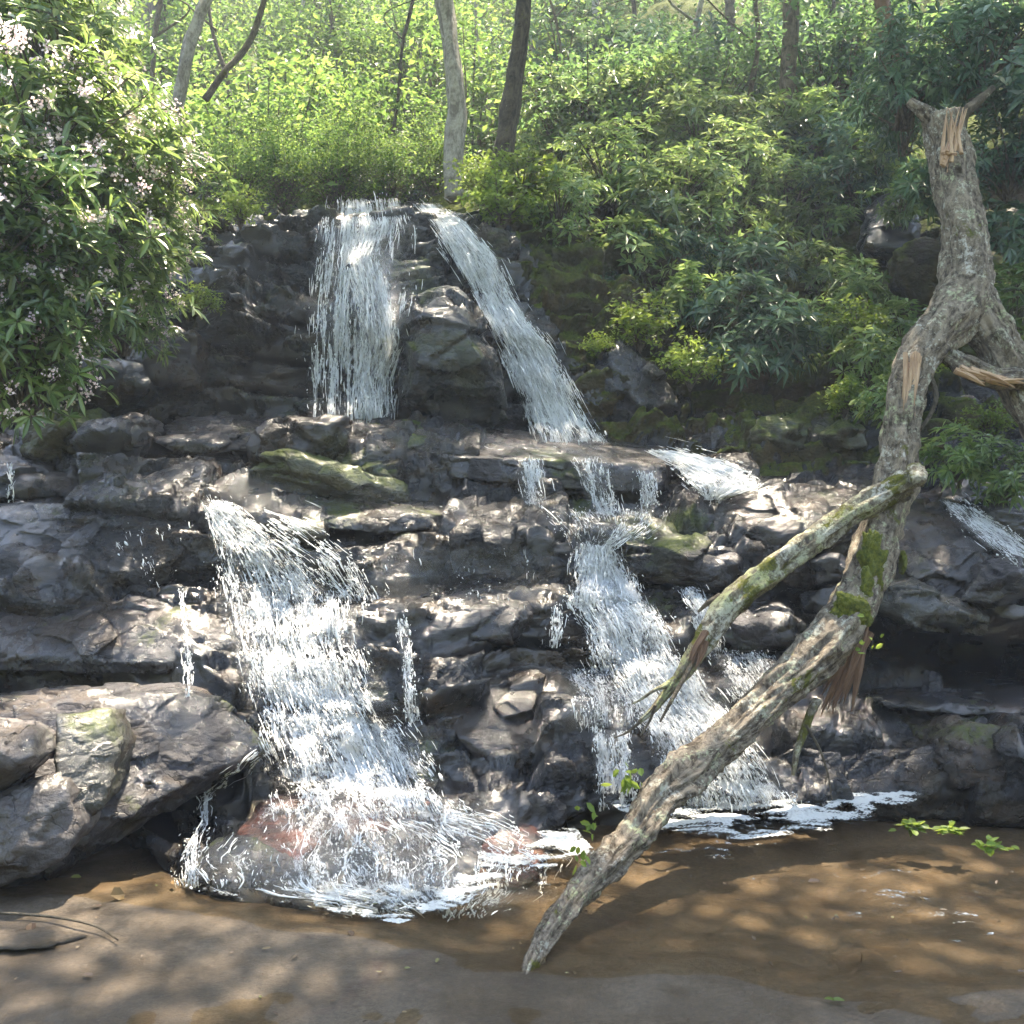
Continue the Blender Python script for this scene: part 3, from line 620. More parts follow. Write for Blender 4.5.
def waterfall(label, rows, mat, n, thr=.0, sheet=True, off=.05, size=1.0, cat='waterfall', name='waterfall', drops=.5, soft=4, seed=0, wave=1.1, fall=0, rim=.35):
    """rows: (pixel row, left, right) down the fall"""
    rows = np.array(rows, float); py0, py1 = rows[0, 0], rows[-1, 0]
    nv = int(max(8, (py1-py0)/4)); nu = int(max(4, (rows[:, 2]-rows[:, 1]).max()/4))
    vs = np.linspace(py0, py1, nv); L = np.interp(vs, rows[:, 0], rows[:, 1]); Rr = np.interp(vs, rows[:, 0], rows[:, 2])
    q = np.stack([vs*.045, np.zeros(nv), np.zeros(nv)], -1); w0 = (Rr-L).mean()
    L0, R0 = L.copy(), Rr.copy(); rag = np.stack([vnoise(q+seed*9, 3)+.6*vnoise(q*4+seed*9, 5), vnoise(q+40+seed*9, 4)+.6*vnoise(q*4+40+seed*9, 6)], 1)
    if 0: L = L+vnoise(q+seed*9, 3)*min(7, w0*.14)+vnoise(q*4+seed*9, 5)*min(4, w0*.07); Rr = Rr+vnoise(q+40+seed*9, 4)*min(7, w0*.14)+vnoise(q*4+40+seed*9, 6)*min(4, w0*.07)
    us = np.linspace(0, 1, nu); PX = L[:, None]+(Rr-L)[:, None]*us; PY = np.repeat(vs[:, None], nu, 1)
    D = np.array([[hit(a, b) for a, b in zip(ra, rb)] for ra, rb in zip(PX, PY)])
    # falling water clears small recesses: running minimum then smoothing
    D2 = D.copy()
    for k in (-2, -1, 1, 2): D2 = np.minimum(D2, np.roll(D, k, 0) if abs(k) < nv else D2)
    D2[:2] = D[:2]; D2[-2:] = D[-2:]
    D = smooth_grid(D2[..., None], soft)[..., 0]
    root = thing(name, label, cat, W(PX[-1, nu//2], vs[-1], D[-1, nu//2]))
    B = np.array(root.location)
    G = Wa(PX, PY, D-off)
    for lay in range((1 if off < .04 else 2) if sheet else 0):
        Gd = Wa(PX, PY, D-off-lay*.05); nz = vnoise(np.stack([PX*.11, PY*.03, PX*0], -1)+seed+lay*5, 8); Gd[..., 1] -= nz*.03
        u = np.concatenate([[0], np.cumsum(np.linalg.norm(np.diff(G[nv//2], axis=0), axis=1))])
        v = np.concatenate([[0], np.cumsum(np.linalg.norm(np.diff(G[:, nu//2], axis=0), axis=1))])
        uvw = np.stack([np.broadcast_to(u, (nv, nu)), np.broadcast_to(v[:, None], (nv, nu))], -1).reshape(-1, 2)+seed*3.3+lay*5.7
        ed = np.minimum(np.clip(np.minimum(us[None, :]*(4+2.5*rag[:, :1]), (1-us)[None, :]*(4+2.5*rag[:, 1:])), 0, 1), np.clip(np.minimum(np.linspace(0, 1, nv), 1-np.linspace(0, 1, nv)[...])*8+rim, 0, 1)[:, None])
        me = mesh('water_sheet', Gd-B, grid_faces(nv, nu), mat, uv=uvw)
        lv = np.empty(len(me.loops), dtype=np.int32); me.loops.foreach_get('vertex_index', lv)
        el = me.uv_layers.new(name='edge'); el.data.foreach_set('uv', np.repeat(ed.reshape(-1, 1), 2, 1).astype(np.float32)[lv].ravel())
        link('water_sheet', me, root)
    # threads and drops
    m = int(n*3); u = rng.random(m); v = rng.random(m)
    dv = (1.5+rng.exponential(4.6, m))*size*np.where(rng.random(m) < drops, .25, 1)
    K = 5; t = np.linspace(0, 1, K)
    PYs = py0+v*(py1-py0); 
    li = lambda A, y: np.interp(y, vs, A)
    Wd = li(Rr, PYs)-li(L, PYs); X0 = li(L, PYs)+u*Wd
    dens = .7*vnoise(np.stack([X0*.085, PYs*.02, X0*0+seed], -1), 71)+.6*vnoise(np.stack([X0*.22+vnoise(np.stack([X0*.05, PYs*.05, X0*0], -1), 6)*1.5, PYs*.09, X0*0+seed], -1), 72)+.35*vnoise(np.stack([X0*.5, PYs*.2, X0*0+seed], -1), 74)
    if fall: dens = 1.0*vnoise(np.stack([X0*.14+1.3*vnoise(np.stack([X0*.04, PYs*.03, X0*0], -1), 6), PYs*.007, X0*0+seed], -1), 71)+.7*vnoise(np.stack([X0*.42, PYs*.03, X0*0+seed], -1), 72)+.3*vnoise(np.stack([X0*.5, PYs*.14, X0*0+seed], -1), 74); dv = dv*1.5
    edge = np.minimum(u, 1-u)*4-.35+.5*vnoise(np.stack([PYs*.05, (u > .5)*9., PYs*0+seed], -1), 12)
    keep = (dens > thr-.12+rng.normal(0, .12, m)) & (rng.random(m) < np.clip(edge+.25, 0, 1))
    ids = np.nonzero(keep)[0][:n]; k = len(ids)
    if k:
        yy = np.clip(PYs[ids, None]+dv[ids, None]*t, py0, py1+3)
        uu = u[ids, None]; ls = li(L, yy); rs = li(Rr, yy)
        xx = ls+(rs-ls)*uu+(wave*.3 if fall else wave)*vnoise(np.stack([(ls+(rs-ls)*uu)*.09, yy*.05, yy*0+seed], -1), 73)+rng.normal(0, .1 if fall else .22, (k, K))+rng.normal(0, 0.8 if fall else 1.3, (k, 1))*(t-.5)*np.minimum(1, dv[ids, None]/6)
        iv = np.clip((yy-py0)/(py1-py0)*(nv-1), 0, nv-1.001); iu = np.clip((xx-ls)/(rs-ls+1e-6)*(nu-1), 0, nu-1.001)
        a, b = iv.astype(int), iu.astype(int); fa, fb = iv-a, iu-b
        dd = (D[a, b]*(1-fa)*(1-fb)+D[a+1, b]*fa*(1-fb)+D[a, b+1]*(1-fa)*fb+D[a+1, b+1]*fa*fb)
        far = rng.random((k, 1)) < .12; xx = xx+far*rng.normal(0, 7, (k, 1)); yy = yy+far*rng.normal(0, 5, (k, 1))
        dd = dd-off-np.abs(rng.normal(0, .035, (k, 1)))-.01-far*rng.random((k, 1))*.15
        pth = Wa(xx, yy, dd)
        rad = ((.0014+rng.exponential(.0019, (k, 1)))*size**.5*np.sin(np.pi*np.clip(t, .06, .94))**.7)*np.where(dv[ids, None] < 4, 1.1, 1)
        Vv, Ff = strands(pth-B, rad)
        tag(link('white_water', mesh('white_water', Vv, Ff, M['white']), root), kind='stuff')
    return root
wf = waterfall
wf('wide lacy veil of water over the upper cliff, left of the dark buttress', [(198,322,406),(230,314,418),(300,306,416),(340,305,408),(380,306,402),(418,308,398)], M['fall_thin'], 6000, thr=.32, seed=1, size=1.1, fall=1, soft=8)
wf('dense white core of the upper left veil', [(198,340,398),(225,350,402),(260,338,392),(300,350,398),(345,356,404),(380,352,392),(418,360,396)], M['fall_mid'], 3400, thr=.0, seed=14, off=.09, fall=1, soft=8)
wf('thick white chute slanting down right of the dark buttress', [(203,412,440),(222,430,468),(255,452,498),(300,474,520),(350,498,556),(400,516,584),(442,530,608)], M['fall_full'], 7500, thr=-.1, seed=2, fall=1, soft=7)
wf('group of thin trickles over the upper ledge, left one', [(458,512,546),(508,522,552)], M['sheet_thin'], 420, thr=.1, seed=3, drops=.4)
wf('group of thin trickles over the upper ledge, middle one', [(456,568,610),(480,578,612),(512,590,618)], M['sheet_thin'], 620, thr=-.05, seed=4)
wf('short narrow trickle at the right end of the upper ledge', [(470,636,656),(508,640,660)], M['sheet_thin'], 220, thr=.1, seed=5)
wf('white side chute running down to the right behind the brown boulder', [(450,640,672),(458,650,716),(468,666,748),(478,680,772),(487,692,778),(497,704,728)], M['sheet_mid'], 3200, thr=-.2, seed=6, size=.8)
wf('broad broken cascade on the left, upper part below the wet ledge', [(500,197,230),(520,204,252),(550,210,300),(598,216,352)], M['sheet_thin'], 2700, thr=.0, seed=7)
wf('sparse broken runs spreading right from the head of the left cascade', [(506,228,262),(530,250,330),(560,292,366),(598,335,378)], M['sheet_thin'], 900, thr=.3, seed=26, sheet=False)
wf('broad white cascade on the left falling to the reddish rock', [(590,210,372),(640,222,372),(690,236,392),(740,250,425),(775,262,445),(815,272,470)], M['sheet_mid'], 6200, thr=.08, seed=8, size=1.25, soft=2)
wf('thin fan of water spreading over the reddish rock', [(800,245,478),(830,205,545),(860,178,590),(890,190,590),(915,330,520)], M['sheet_thin'], 3000, thr=.22, seed=9, size=.8, wave=12)
wf('narrow trickle beside the left cascade above the grey boulder', [(618,394,408),(660,400,414),(720,404,424)], M['sheet_thin'], 420, thr=-.1, seed=10)
wf('thin dripping thread left of the broad cascade', [(588,174,186),(640,180,194),(694,184,198)], M['sheet_thin'], 200, thr=.0, seed=11, sheet=False)
wf('white upper tier of the right cascade', [(544,572,622),(575,566,636),(605,560,652)], M['sheet_full'], 2300, thr=-.2, seed=12, soft=1)
wf('white middle tier of the right cascade', [(600,562,655),(630,580,675),(668,592,690)], M['sheet_mid'], 3000, thr=-.1, seed=13, soft=1)
wf('thread of water on the left side of the right cascade', [(604,550,562),(645,548,562)], M['sheet_thin'], 180, thr=-.2, seed=15)
wf('small rivulet between the blue grey boulder and the right cascade', [(586,674,700),(615,690,716),(650,700,730)], M['sheet_mid'], 500, thr=-.1, seed=16)
wf('wide lower chute of the right cascade pouring into the pool', [(655,592,700),(690,612,722),(730,640,752),(770,652,785),(806,660,806)], M['sheet_mid'], 5600, thr=.0, seed=17, soft=1)
wf('curtain of threads left of the lower right chute', [(730,590,630),(770,592,640),(808,592,645)], M['sheet_thin'], 900, thr=.0, seed=18)
wf('thin slanting stream running off the boulder at the right edge', [(498,935,965),(520,955,1000),(548,985,1040),(565,1010,1060)], M['sheet_mid'], 900, thr=-.1, seed=19, size=.7)
wf('thin water crossing the wet ledge at the far left', [(462,4,14),(500,6,16)], M['sheet_thin'], 70, thr=-.1, seed=20, sheet=False)
wf('splashing rivulet along the edge of the huge left boulder', [(742,262,280),(775,228,250),(800,196,214),(850,178,200),(885,178,205)], M['sheet_thin'], 620, thr=.0, seed=21, sheet=False, wave=8)
wf('sparse drips across the dark steps left of the cascade', [(520,90,200),(560,110,210),(595,120,210)], M['sheet_thin'], 300, thr=.5, seed=23, size=.7, sheet=False)
wf('thin film of water above the lower right chute', [(668,540,640),(700,560,650),(730,560,650)], M['sheet_thin'], 700, thr=.3, seed=24, size=.7)
wf('broken water among stones right of the lower chute', [(650,700,780),(680,715,800),(700,730,800)], M['sheet_thin'], 700, thr=.2, seed=25, size=.6)

wf('thin wet film sliding over the upper ledge below the two upper falls', [(424,330,600),(436,350,625),(448,380,640),(458,500,650)], M['sheet_film'], 60, thr=.9, rim=-.1, off=.02, seed=30, size=.6)
wf('wet film over the wide sloping ledge above the left cascade', [(474,110,300),(486,130,440),(500,150,470),(514,200,480)], M['sheet_film'], 80, thr=.8, rim=-.1, off=.025, seed=31, size=.6)
wf('water crossing the ledge above the right cascade', [(508,520,690),(522,540,680),(534,556,660),(546,568,632)], M['sheet_thin'], 700, thr=.15, seed=32, size=.7)
wf('faint drips down the dark ledge between the two lower cascades', [(545,350,560),(575,360,560),(600,370,560)], M['sheet_film'], 300, thr=.5, rim=-.1, off=.03, seed=33, size=.7)
# foam on the pool
def foam_mat():
    m, nt = new_mat('pool_foam'); g = N(nt); P = wpos(g)
    uv = g.n('UVMap'); uv.uv_map = 'flow'; sep = g.n('SeparateXYZ'); g.l(uv.outputs[0], sep.inputs[0])
    bub = g.math('ADD', g.math('MULTIPLY', g.noise(g.mapping(P, (1, 1.7, 1)), 26, 5, .75, .8), .7), g.math('MULTIPLY', g.voro(P, 48), .45))
    al = g.mapr(g.math('ADD', sep.outputs[0], g.math('MULTIPLY', g.math('SUBTRACT', bub, .62), 1.5)), -.05, .75, 0, .9)
    p = g.n('BsdfPrincipled'); p.inputs['Base Color'].default_value = (.60, .62, .60, 1); p.inputs['Roughness'].default_value = .5
    g.l(g.bump(bub, 1., .02), p.inputs['Normal']); g.l(al, p.inputs['Alpha'])
    o = g.n('OutputMaterial'); g.l(p.outputs[0], o.inputs[0]); return m
M['foam'] = foam_mat()
def foam(label, poly, thr, seed, sx=1.0):
    """raised rafts of froth: cells of a fine grid kept where a flow noise is high, with a bulged top"""
    pw = np.array([Wa(a, b, 5.)*1.0 for a, b in poly])
    def onplane(a, b):
        r = ray(a, b); k = -CAM_H/r[2]; return np.array([r[0]*k, r[1]*k])
    Q = np.array([onplane(a, b) for a, b in poly])
    st = .008; xs = np.arange(Q[:, 0].min(), Q[:, 0].max(), st); ys = np.arange(Q[:, 1].min(), Q[:, 1].max(), st)
    X, Y = np.meshgrid(xs, ys, indexing='ij'); ins = np.zeros_like(X, bool)
    dist = np.full(X.shape, 9.)
    for i in range(len(Q)):
        a, b = Q[i], Q[(i+1) % len(Q)]
        c = ((a[1] > Y) != (b[1] > Y)); xi = (b[0]-a[0])*(Y-a[1])/(b[1]-a[1]+1e-12)+a[0]; ins ^= c & (X < xi)
        ab = b-a; t = np.clip(((X-a[0])*ab[0]+(Y-a[1])*ab[1])/(ab@ab+1e-9), 0, 1); dist = np.minimum(dist, np.hypot(X-a[0]-t*ab[0], Y-a[1]-t*ab[1]))
    e = np.where(ins, np.clip(dist/.15, 0, 1), -1)
    P3 = np.stack([X*5*sx, Y*11, X*0+seed], -1)
    Wp = np.stack([X*3, Y*3, X*0+seed+5], -1); P3[..., 0] += fbm(Wp, 3, 5)*.8; P3[..., 1] += fbm(Wp+9, 3, 5)*.8
    h = fbm(P3, 6, 91, .68)+.5*e-.45-thr
    keep = (h > -.25) & ins
    Z = .004+np.clip(h+.1, 0, .5)*.018+.004*vnoise(np.stack([X*60, Y*60, X*0], -1), 3)
    Vt = np.stack([X, Y, np.where(keep, Z, .003)], -1); F = grid_faces(*X.shape)
    kf = keep.ravel()[F].all(1); F = F[kf]
    if not len(F): return
    used, inv = np.unique(F, return_inverse=True)
    o = link('foam', mesh('foam', Vt.reshape(-1, 3)[used], inv.reshape(-1, 4), M['foam'], uv=np.stack([h, h], -1).reshape(-1, 2)[used])); tag(o, label, 'foam', kind='stuff')
foam('white foam spreading on the pool below the right chute', [(590,790),(650,765),(700,760),(810,768),(900,776),(950,790),(900,808),(850,830),(740,842),(640,828)], -.5, 1)
foam('line of white foam curving round the foot of the reddish rock', [(330,915),(300,890),(430,862),(500,838),(575,828),(600,858),(510,878),(470,905),(400,926)], -.32, 2)
foam('white foam where the thin fan meets the pool at left', [(185,885),(215,872),(260,890),(300,905),(240,905)], .25, 3)
foam('thin white flecks drifting on the middle of the pool', [(620,850),(720,838),(880,850),(1000,880),(1010,960),(760,910)], .95, 4, .4)
foam('small flecks drifting beside the fallen tree', [(390,925),(540,880),(600,880),(600,920),(460,940)], .95, 5, .5)

# ------------------------------------------------------------------ tubes: trunks, limbs, stems
def catmull(P, n):
    P = np.asarray(P, float); Q = np.concatenate([[2*P[0]-P[1]], P, [2*P[-1]-P[-2]]]); out = []
    for i in range(1, len(Q)-2):
        a, b, c, d = Q[i-1:i+3]
        for t in np.linspace(0, 1, n, endpoint=False):
            out.append(.5*((2*b)+(c-a)*t+(2*a-5*b+4*c-d)*t*t+(3*b-a-3*c+d)*t**3))
    out.append(Q[-2]); return np.array(out)
def tube(P, rad, nside=10, sub=6, amp=.0, freq=8., seed=0, cap=True):
    PR = catmull(np.concatenate([np.asarray(P, float), np.asarray(rad, float)[:, None]], 1), sub)
    C, r = PR[:, :3], np.clip(PR[:, 3], .0008, None); n = len(C)
    T = np.gradient(C, axis=0); T /= np.linalg.norm(T, axis=1, keepdims=True)+1e-9
    a = np.cross(T[0], [0.3, .9, .2]); a /= np.linalg.norm(a); A = [a]
    for i in range(1, n):
        v = A[-1]-T[i]*np.dot(A[-1], T[i]); A.append(v/(np.linalg.norm(v)+1e-9))
    A = np.array(A); B = np.cross(T, A)
    th = np.linspace(0, 2*np.pi, nside, endpoint=False)
    dirs = A[:, None]*np.cos(th)[None, :, None]+B[:, None]*np.sin(th)[None, :, None]
    V = C[:, None]+dirs*r[:, None, None]
    if amp:
        s = np.concatenate([[0], np.cumsum(np.linalg.norm(np.diff(C, axis=0), axis=1))])
        q = np.stack([np.broadcast_to(np.cos(th)*1.8, (n, nside)), np.broadcast_to(np.sin(th)*1.8, (n, nside)), np.broadcast_to(s[:, None]*freq*.14, (n, nside))], -1)
        d = fbm(q*1.6+seed, 4, seed)*amp
        q2 = np.stack([np.broadcast_to(np.cos(th)*5, (n, nside)), np.broadcast_to(np.sin(th)*5, (n, nside)), np.broadcast_to(s[:, None]*freq*.4, (n, nside))], -1)
        d = d+amp*.45*fbm(q2*1.5, 4, 8, .65)
        V = V+dirs*(d*np.minimum(1, r/ .08)[:, None])[..., None]
    s = np.concatenate([[0], np.cumsum(np.linalg.norm(np.diff(C, axis=0), axis=1))])
    uv = np.stack([np.broadcast_to(np.sin(th)*.5*r.mean()*3, (n, nside)), np.broadcast_to(s[:, None], (n, nside))], -1).reshape(-1, 2)
    idx = np.arange(n*nside).reshape(n, nside); j = np.roll(idx, -1, 1)
    F = np.stack([idx[:-1], j[:-1], j[1:], idx[1:]], -1).reshape(-1, 4)
    V = V.reshape(-1, 3); Fs = [F]
    if cap:
        V = np.concatenate([V, C[:1], C[-1:]]); uv = np.concatenate([uv, uv[:1], uv[-1:]]); a0, a1 = n*nside, n*nside+1
        Fs.append(np.concatenate([np.stack([j[0], idx[0], np.full(nside, a0)], -1), np.stack([idx[-1], j[-1], np.full(nside, a1)], -1)]))
    return V, Fs, uv
def join(parts):
    V, U, Q, Tt, o = [], [], [], [], 0
    for v, fs, uv in parts:
        V.append(v); U.append(uv)
        for f in fs: (Q if f.shape[1] == 4 else Tt).append(f+o)
        o += len(v)
    return np.concatenate(V), [np.concatenate(x) for x in (Q, Tt) if x], np.concatenate(U)
def tube_obj(name, specs, mat, parent, B, **k):
    V, F, U = join([tube(p, r, **{**k, **kk}) for p, r, kk in specs])
    return link(name, mesh(name, V-B, F, mat, uv=U), parent)

# ------------------------------------------------------------------ leaves
def nrm(a): return a/(np.linalg.norm(a, axis=-1, keepdims=True)+1e-9)
def leaves(O, Dr, Up, ln, wd, near=False, droop=.25):
    """O origin, Dr direction, Up rough normal, arrays -> verts, faces"""
    n = len(O); Dr = nrm(Dr); S = nrm(np.cross(Dr, Up)); Nn = np.cross(S, Dr)
    ln = ln[:, None]; wd = wd[:, None]
    dz = np.array([0, 0, -1.])
    if near:
        pt = lambda t, s, dn: O+Dr*ln*t+S*wd*s-Nn*wd*dn+dz*ln*droop*t*t
        V = np.stack([pt(0, 0, 0), pt(.3, -.42, -.12), pt(.3, 0, .08), pt(.3, .42, -.12), pt(.68, -.46, -.12), pt(.68, 0, .08), pt(.68, .46, -.12), pt(1, 0, 0)], 1)
        b = (np.arange(n)*8)[:, None]
        tri = np.concatenate([b+np.array([[0, 2, 1]]), b+np.array([[0, 3, 2]]), b+np.array([[4, 5, 7]]), b+np.array([[5, 6, 7]])])
        quad = np.concatenate([b+np.array([[1, 2, 5, 4]]), b+np.array([[2, 3, 6, 5]])])
        return V.reshape(-1, 3), [quad, tri]
    V = np.stack([O, O+Dr*ln*.5-S*wd*.5+Nn*wd*.12+dz*ln*droop*.2, O+Dr*ln+dz*ln*droop, O+Dr*ln*.5+S*wd*.5+Nn*wd*.12+dz*ln*droop*.2], 1)
    b = (np.arange(n)*4)[:, None]
    return V.reshape(-1, 3), [np.concatenate([b+np.array([[0, 1, 2]]), b+np.array([[0, 2, 3]])])]
def clump_points(rx, ry, rz, n_cl, rg, shell=.55):
    d = nrm(rg.normal(size=(n_cl, 3))); rad = (shell+(1-shell)*rg.random(n_cl))[:, None]
    p = d*rad*np.array([rx, ry, rz]); return p, d
def whorl_shrub(rx, ry, rz, n_cl, per, seed, leaf=.15, near=False, wid=.28, hang=False):
    """evergreen bush: stems to leafy clumps, each clump a few tips, each tip a whorl of long leaves. Origin at the base."""
    rg = np.random.default_rng(seed); c, d = clump_points(rx, ry, rz, n_cl, rg, .45)
    ctr = np.array([0, 0, rz*.9]); c = c+ctr
    c *= 1+.18*fbm(c*1.5+seed, 2, seed)[:, None]
    keep = c[:, 2] > .03; c, d = c[keep], d[keep]
    tips, ax = [], []
    for p, dd in zip(c, d):
        k = per; o = rg.normal(size=(k, 3))*np.array([.26, .26, .16])*min(rx, rz)*.75
        tips.append(p+o); ax.append(nrm(dd*.7+np.array([0, 0, .65])+rg.normal(size=(k, 3))*.28))
    tips = np.concatenate(tips); ax = np.concatenate(ax)
    m = 8; T = len(tips)
    a = nrm(np.cross(ax, rg.normal(size=(T, 3)))); b = np.cross(ax, a)
    ang = (np.arange(m)/m*2*np.pi)[None, :]+rg.random((T, 1))*6.28+rg.normal(0, .25, (T, m))
    el = rg.normal(.32, .28, (T, m))
    Dr = (a[:, None]*np.cos(ang)[..., None]+b[:, None]*np.sin(ang)[..., None])*np.cos(el)[..., None]+ax[:, None]*np.sin(el)[..., None]
    O = tips[:, None]+Dr*.012+ax[:, None]*rg.uniform(-.03, .02, (T, m))[..., None]
    L = leaf*rg.uniform(.65, 1.15, (T, m))
    msk = rg.random((T, m)) < .9
    Dr, O, L = Dr[msk], O[msk], L[msk]; Upv = np.repeat(ax[:, None], m, 1)[msk]
    V, Fs = leaves(O, Dr, Upv, L, L*wid, near, .3 if not hang else .5)
    st = []
    for i, p in enumerate(c):
        if rg.random() < .8:
            mid = p*np.array([.35, .35, .55])+rg.normal(size=3)*.06
            st.append((np.array([rg.normal()*.05, rg.normal()*.05, -.15]), mid, p))
    pth = np.array([catmull(s, 3) for s in st]); rd = np.linspace(.022, .006, pth.shape[1])[None, :]*np.ones((len(st), 1))
    k = rg.choice(T, min(T, 260), False); near_c = c[np.argmin(((tips[k][:, None]-c[None])**2).sum(-1), 1)]
    p2 = np.stack([near_c, (near_c+tips[k])/2+rg.normal(size=(len(k), 3))*.02, tips[k]], 1)
    V1, F1 = strands(pth, rd, 5); V2, F2 = strands(p2, np.full(p2.shape[:2], .005), 3)
    stem = (np.concatenate([V1, V2]), [np.concatenate([F1, F2+len(V1)])])
    return (V, Fs), stem
def crown(rx, ry, rz, n_cl, per, seed, leaf=.09, cl=.5, zc=0.):
    """deciduous crown of many flattened leaf clumps round z = zc"""
    rg = np.random.default_rng(seed); c, d = clump_points(rx, ry, rz, n_cl, rg, .25); c = c+np.array([0, 0, zc])
    o = rg.normal(size=(n_cl, per, 3))*np.array([cl, cl, cl*.38])*rg.uniform(.6, 1.3, (n_cl, 1, 1))
    tilt = rg.normal(0, .35, (n_cl, 1, 2)); o[..., 2] += (o[..., :2]*tilt).sum(-1)
    O = (c[:, None]+o).reshape(-1, 3); n = len(O)
    Dr = nrm(rg.normal(size=(n, 3))*np.array([1, 1, .45])+np.array([0, 0, -.15])); Up = nrm(rg.normal(size=(n, 3))*.5+np.array([0, 0, 1]))
    L = leaf*rg.uniform(.6, 1.3, n)
    return leaves(O, Dr, Up, L, L*.55, False, .15), c
def flat_uv(V): return V[:, :2]*1.0

def make_shrub(name, label, cat, seed, mat, group=None, **k):
    root = thing(name, label, cat, (0, 0, 0), group)
    (V, F), (SV, SF) = whorl_shrub(seed=seed, **k)
    link('foliage', mesh('foliage', V, F, mat, smooth=False), root)
    link('stem', mesh('stem', SV, SF, M['stem'], uv=SV[:, 1:]*1.), root)
    return root
def copy_tree(o):
    c = o.copy(); COL.objects.link(c)
    for ch in list(o.children):
        d = ch.copy(); COL.objects.link(d); d.parent = c
    return c
USED = set()
def put(proto, loc, rz, s, label, group=None, tilt=(0, 0), name=None):
    o = proto if proto.name not in USED else None
    if o is None: o = copy_tree(proto)
    else: USED.add(proto.name)
    o.location = Vector([float(c) for c in loc]); o.rotation_euler = (tilt[0], tilt[1], rz); o.scale = (s, s, s)
    o['label'] = label
    if group: o['group'] = group
    elif 'group' in o: del o['group']
    return o
def onground(px, py, default=14.):
    h = BV.ray_cast(CAMV, Vector(ray(px, py)).normalized(), 80)
    return np.array(h[0]) if h[0] is not None else W(px, py, default)
def shrub_at(proto, px, py, d, s, label, group=None, rz=None, zc=.9, tilt=(0, 0)):
    """centre of the foliage at that pixel and depth"""
    p = W(px, py, d); h = proto['hz']*s
    return put(proto, (p[0], p[1], p[2]-h), random.random()*6.28 if rz is None else rz, s, label, group, tilt)

def shrub_set(n, seed, mat, **k): 
    o = [make_shrub('rhododendron', 'x', 'bush', seed+i, mat, **k) for i in range(n)]
    for q in o: q['hz'] = .9*k['rz']
    return o
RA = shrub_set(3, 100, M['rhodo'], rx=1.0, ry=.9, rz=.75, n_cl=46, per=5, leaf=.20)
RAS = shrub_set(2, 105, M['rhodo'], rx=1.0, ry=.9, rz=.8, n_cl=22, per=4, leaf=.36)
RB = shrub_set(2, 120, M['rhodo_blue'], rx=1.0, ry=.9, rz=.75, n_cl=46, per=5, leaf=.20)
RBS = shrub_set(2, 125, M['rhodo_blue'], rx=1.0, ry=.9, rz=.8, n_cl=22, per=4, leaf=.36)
RN = shrub_set(3, 140, M['rhodo'], rx=1.0, ry=.8, rz=.85, n_cl=60, per=6, leaf=.18, near=True, wid=.27)
def glare_petals(root, n, seed):  # petal clusters that also stand in for pinkish glare on sunlit leaves
    rg = np.random.default_rng(seed); d = nrm(rg.normal(size=(n, 3))+np.array([0, 0, .3])); c = d*np.array([.98, .8, .85])*rg.uniform(.85, 1.08, (n, 1))+np.array([0, 0, .78])
    O = (c[:, None]+rg.normal(size=(n, 22, 3))*.035).reshape(-1, 3); m = len(O); Dr = rg.normal(size=(m, 3)); Up = rg.normal(size=(m, 3))
    V, F = leaves(O, Dr, Up, np.full(m, .034), np.full(m, .03), False, .1)
    link('glare_petals', mesh('glare_petals', V, F, M['glare_petal'], smooth=False), root)
for i, o in enumerate(RN): glare_petals(o, 80, 300+i)
def make_bush(name, label, cat, seed, mat, rx, ry, rz, n_cl, per, leaf, cl, group=None):
    root = thing(name, label, cat, (0, 0, 0), group); (lv, c) = crown(rx, ry, rz, n_cl, per, seed, leaf, cl, rz)
    link('foliage', mesh('foliage', lv[0], lv[1], mat, smooth=False), root)
    pth = np.array([catmull([(0, 0, -.2), p*np.array([.4, .4, .5]), p], 3) for p in c]); V, F = strands(pth, np.linspace(.03, .006, pth.shape[1])[None]*np.ones((len(c), 1)), 4)
    link('stem', mesh('stem', V, [F], M['stem'], uv=V[:, 1:]*1.), root); root['hz'] = rz; return root
BB = [make_bush('leafy_shrub', 'x', 'bush', 160+i, M['bright'], .9, .8, .7, 34, 30, .17, .2) for i in range(2)]
FB = [make_bush('understory_shrub', 'x', 'bush', 170+i, M['forest'], 1.9, 1.6, 1.5, 80, 62, .12, .30) for i in range(3)]
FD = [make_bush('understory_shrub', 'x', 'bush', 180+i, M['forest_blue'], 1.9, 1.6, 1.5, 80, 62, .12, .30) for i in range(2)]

# left bank: the big near bush mass
LEFT = [(20,330,8.6,.78,'glossy rhododendron hanging low over the rocks at the left edge'),
 (60,240,8.9,.9,'rhododendron full of pale sunlit leaves at the left edge, mid height'),
 (122,300,9.6,.52,'rhododendron reaching furthest right from the left bank'),
 (25,140,9.0,.95,'dark rhododendron high on the left edge'),
 (112,165,9.7,.78,'pale shining rhododendron below the leaning tree trunk'),
 (40,40,10.0,1.0,'shaded rhododendron in the upper left corner'),
 (-60,250,8.4,1.0,'rhododendron cut off by the left edge of view'),
 (150,235,10.4,.46,'small twiggy rhododendron above the brown rock at left')]
for i, (px, py, d, s, lb) in enumerate(LEFT): shrub_at(RN[i % 3], px, py, d, s, lb, 'rhododendrons on the left bank')

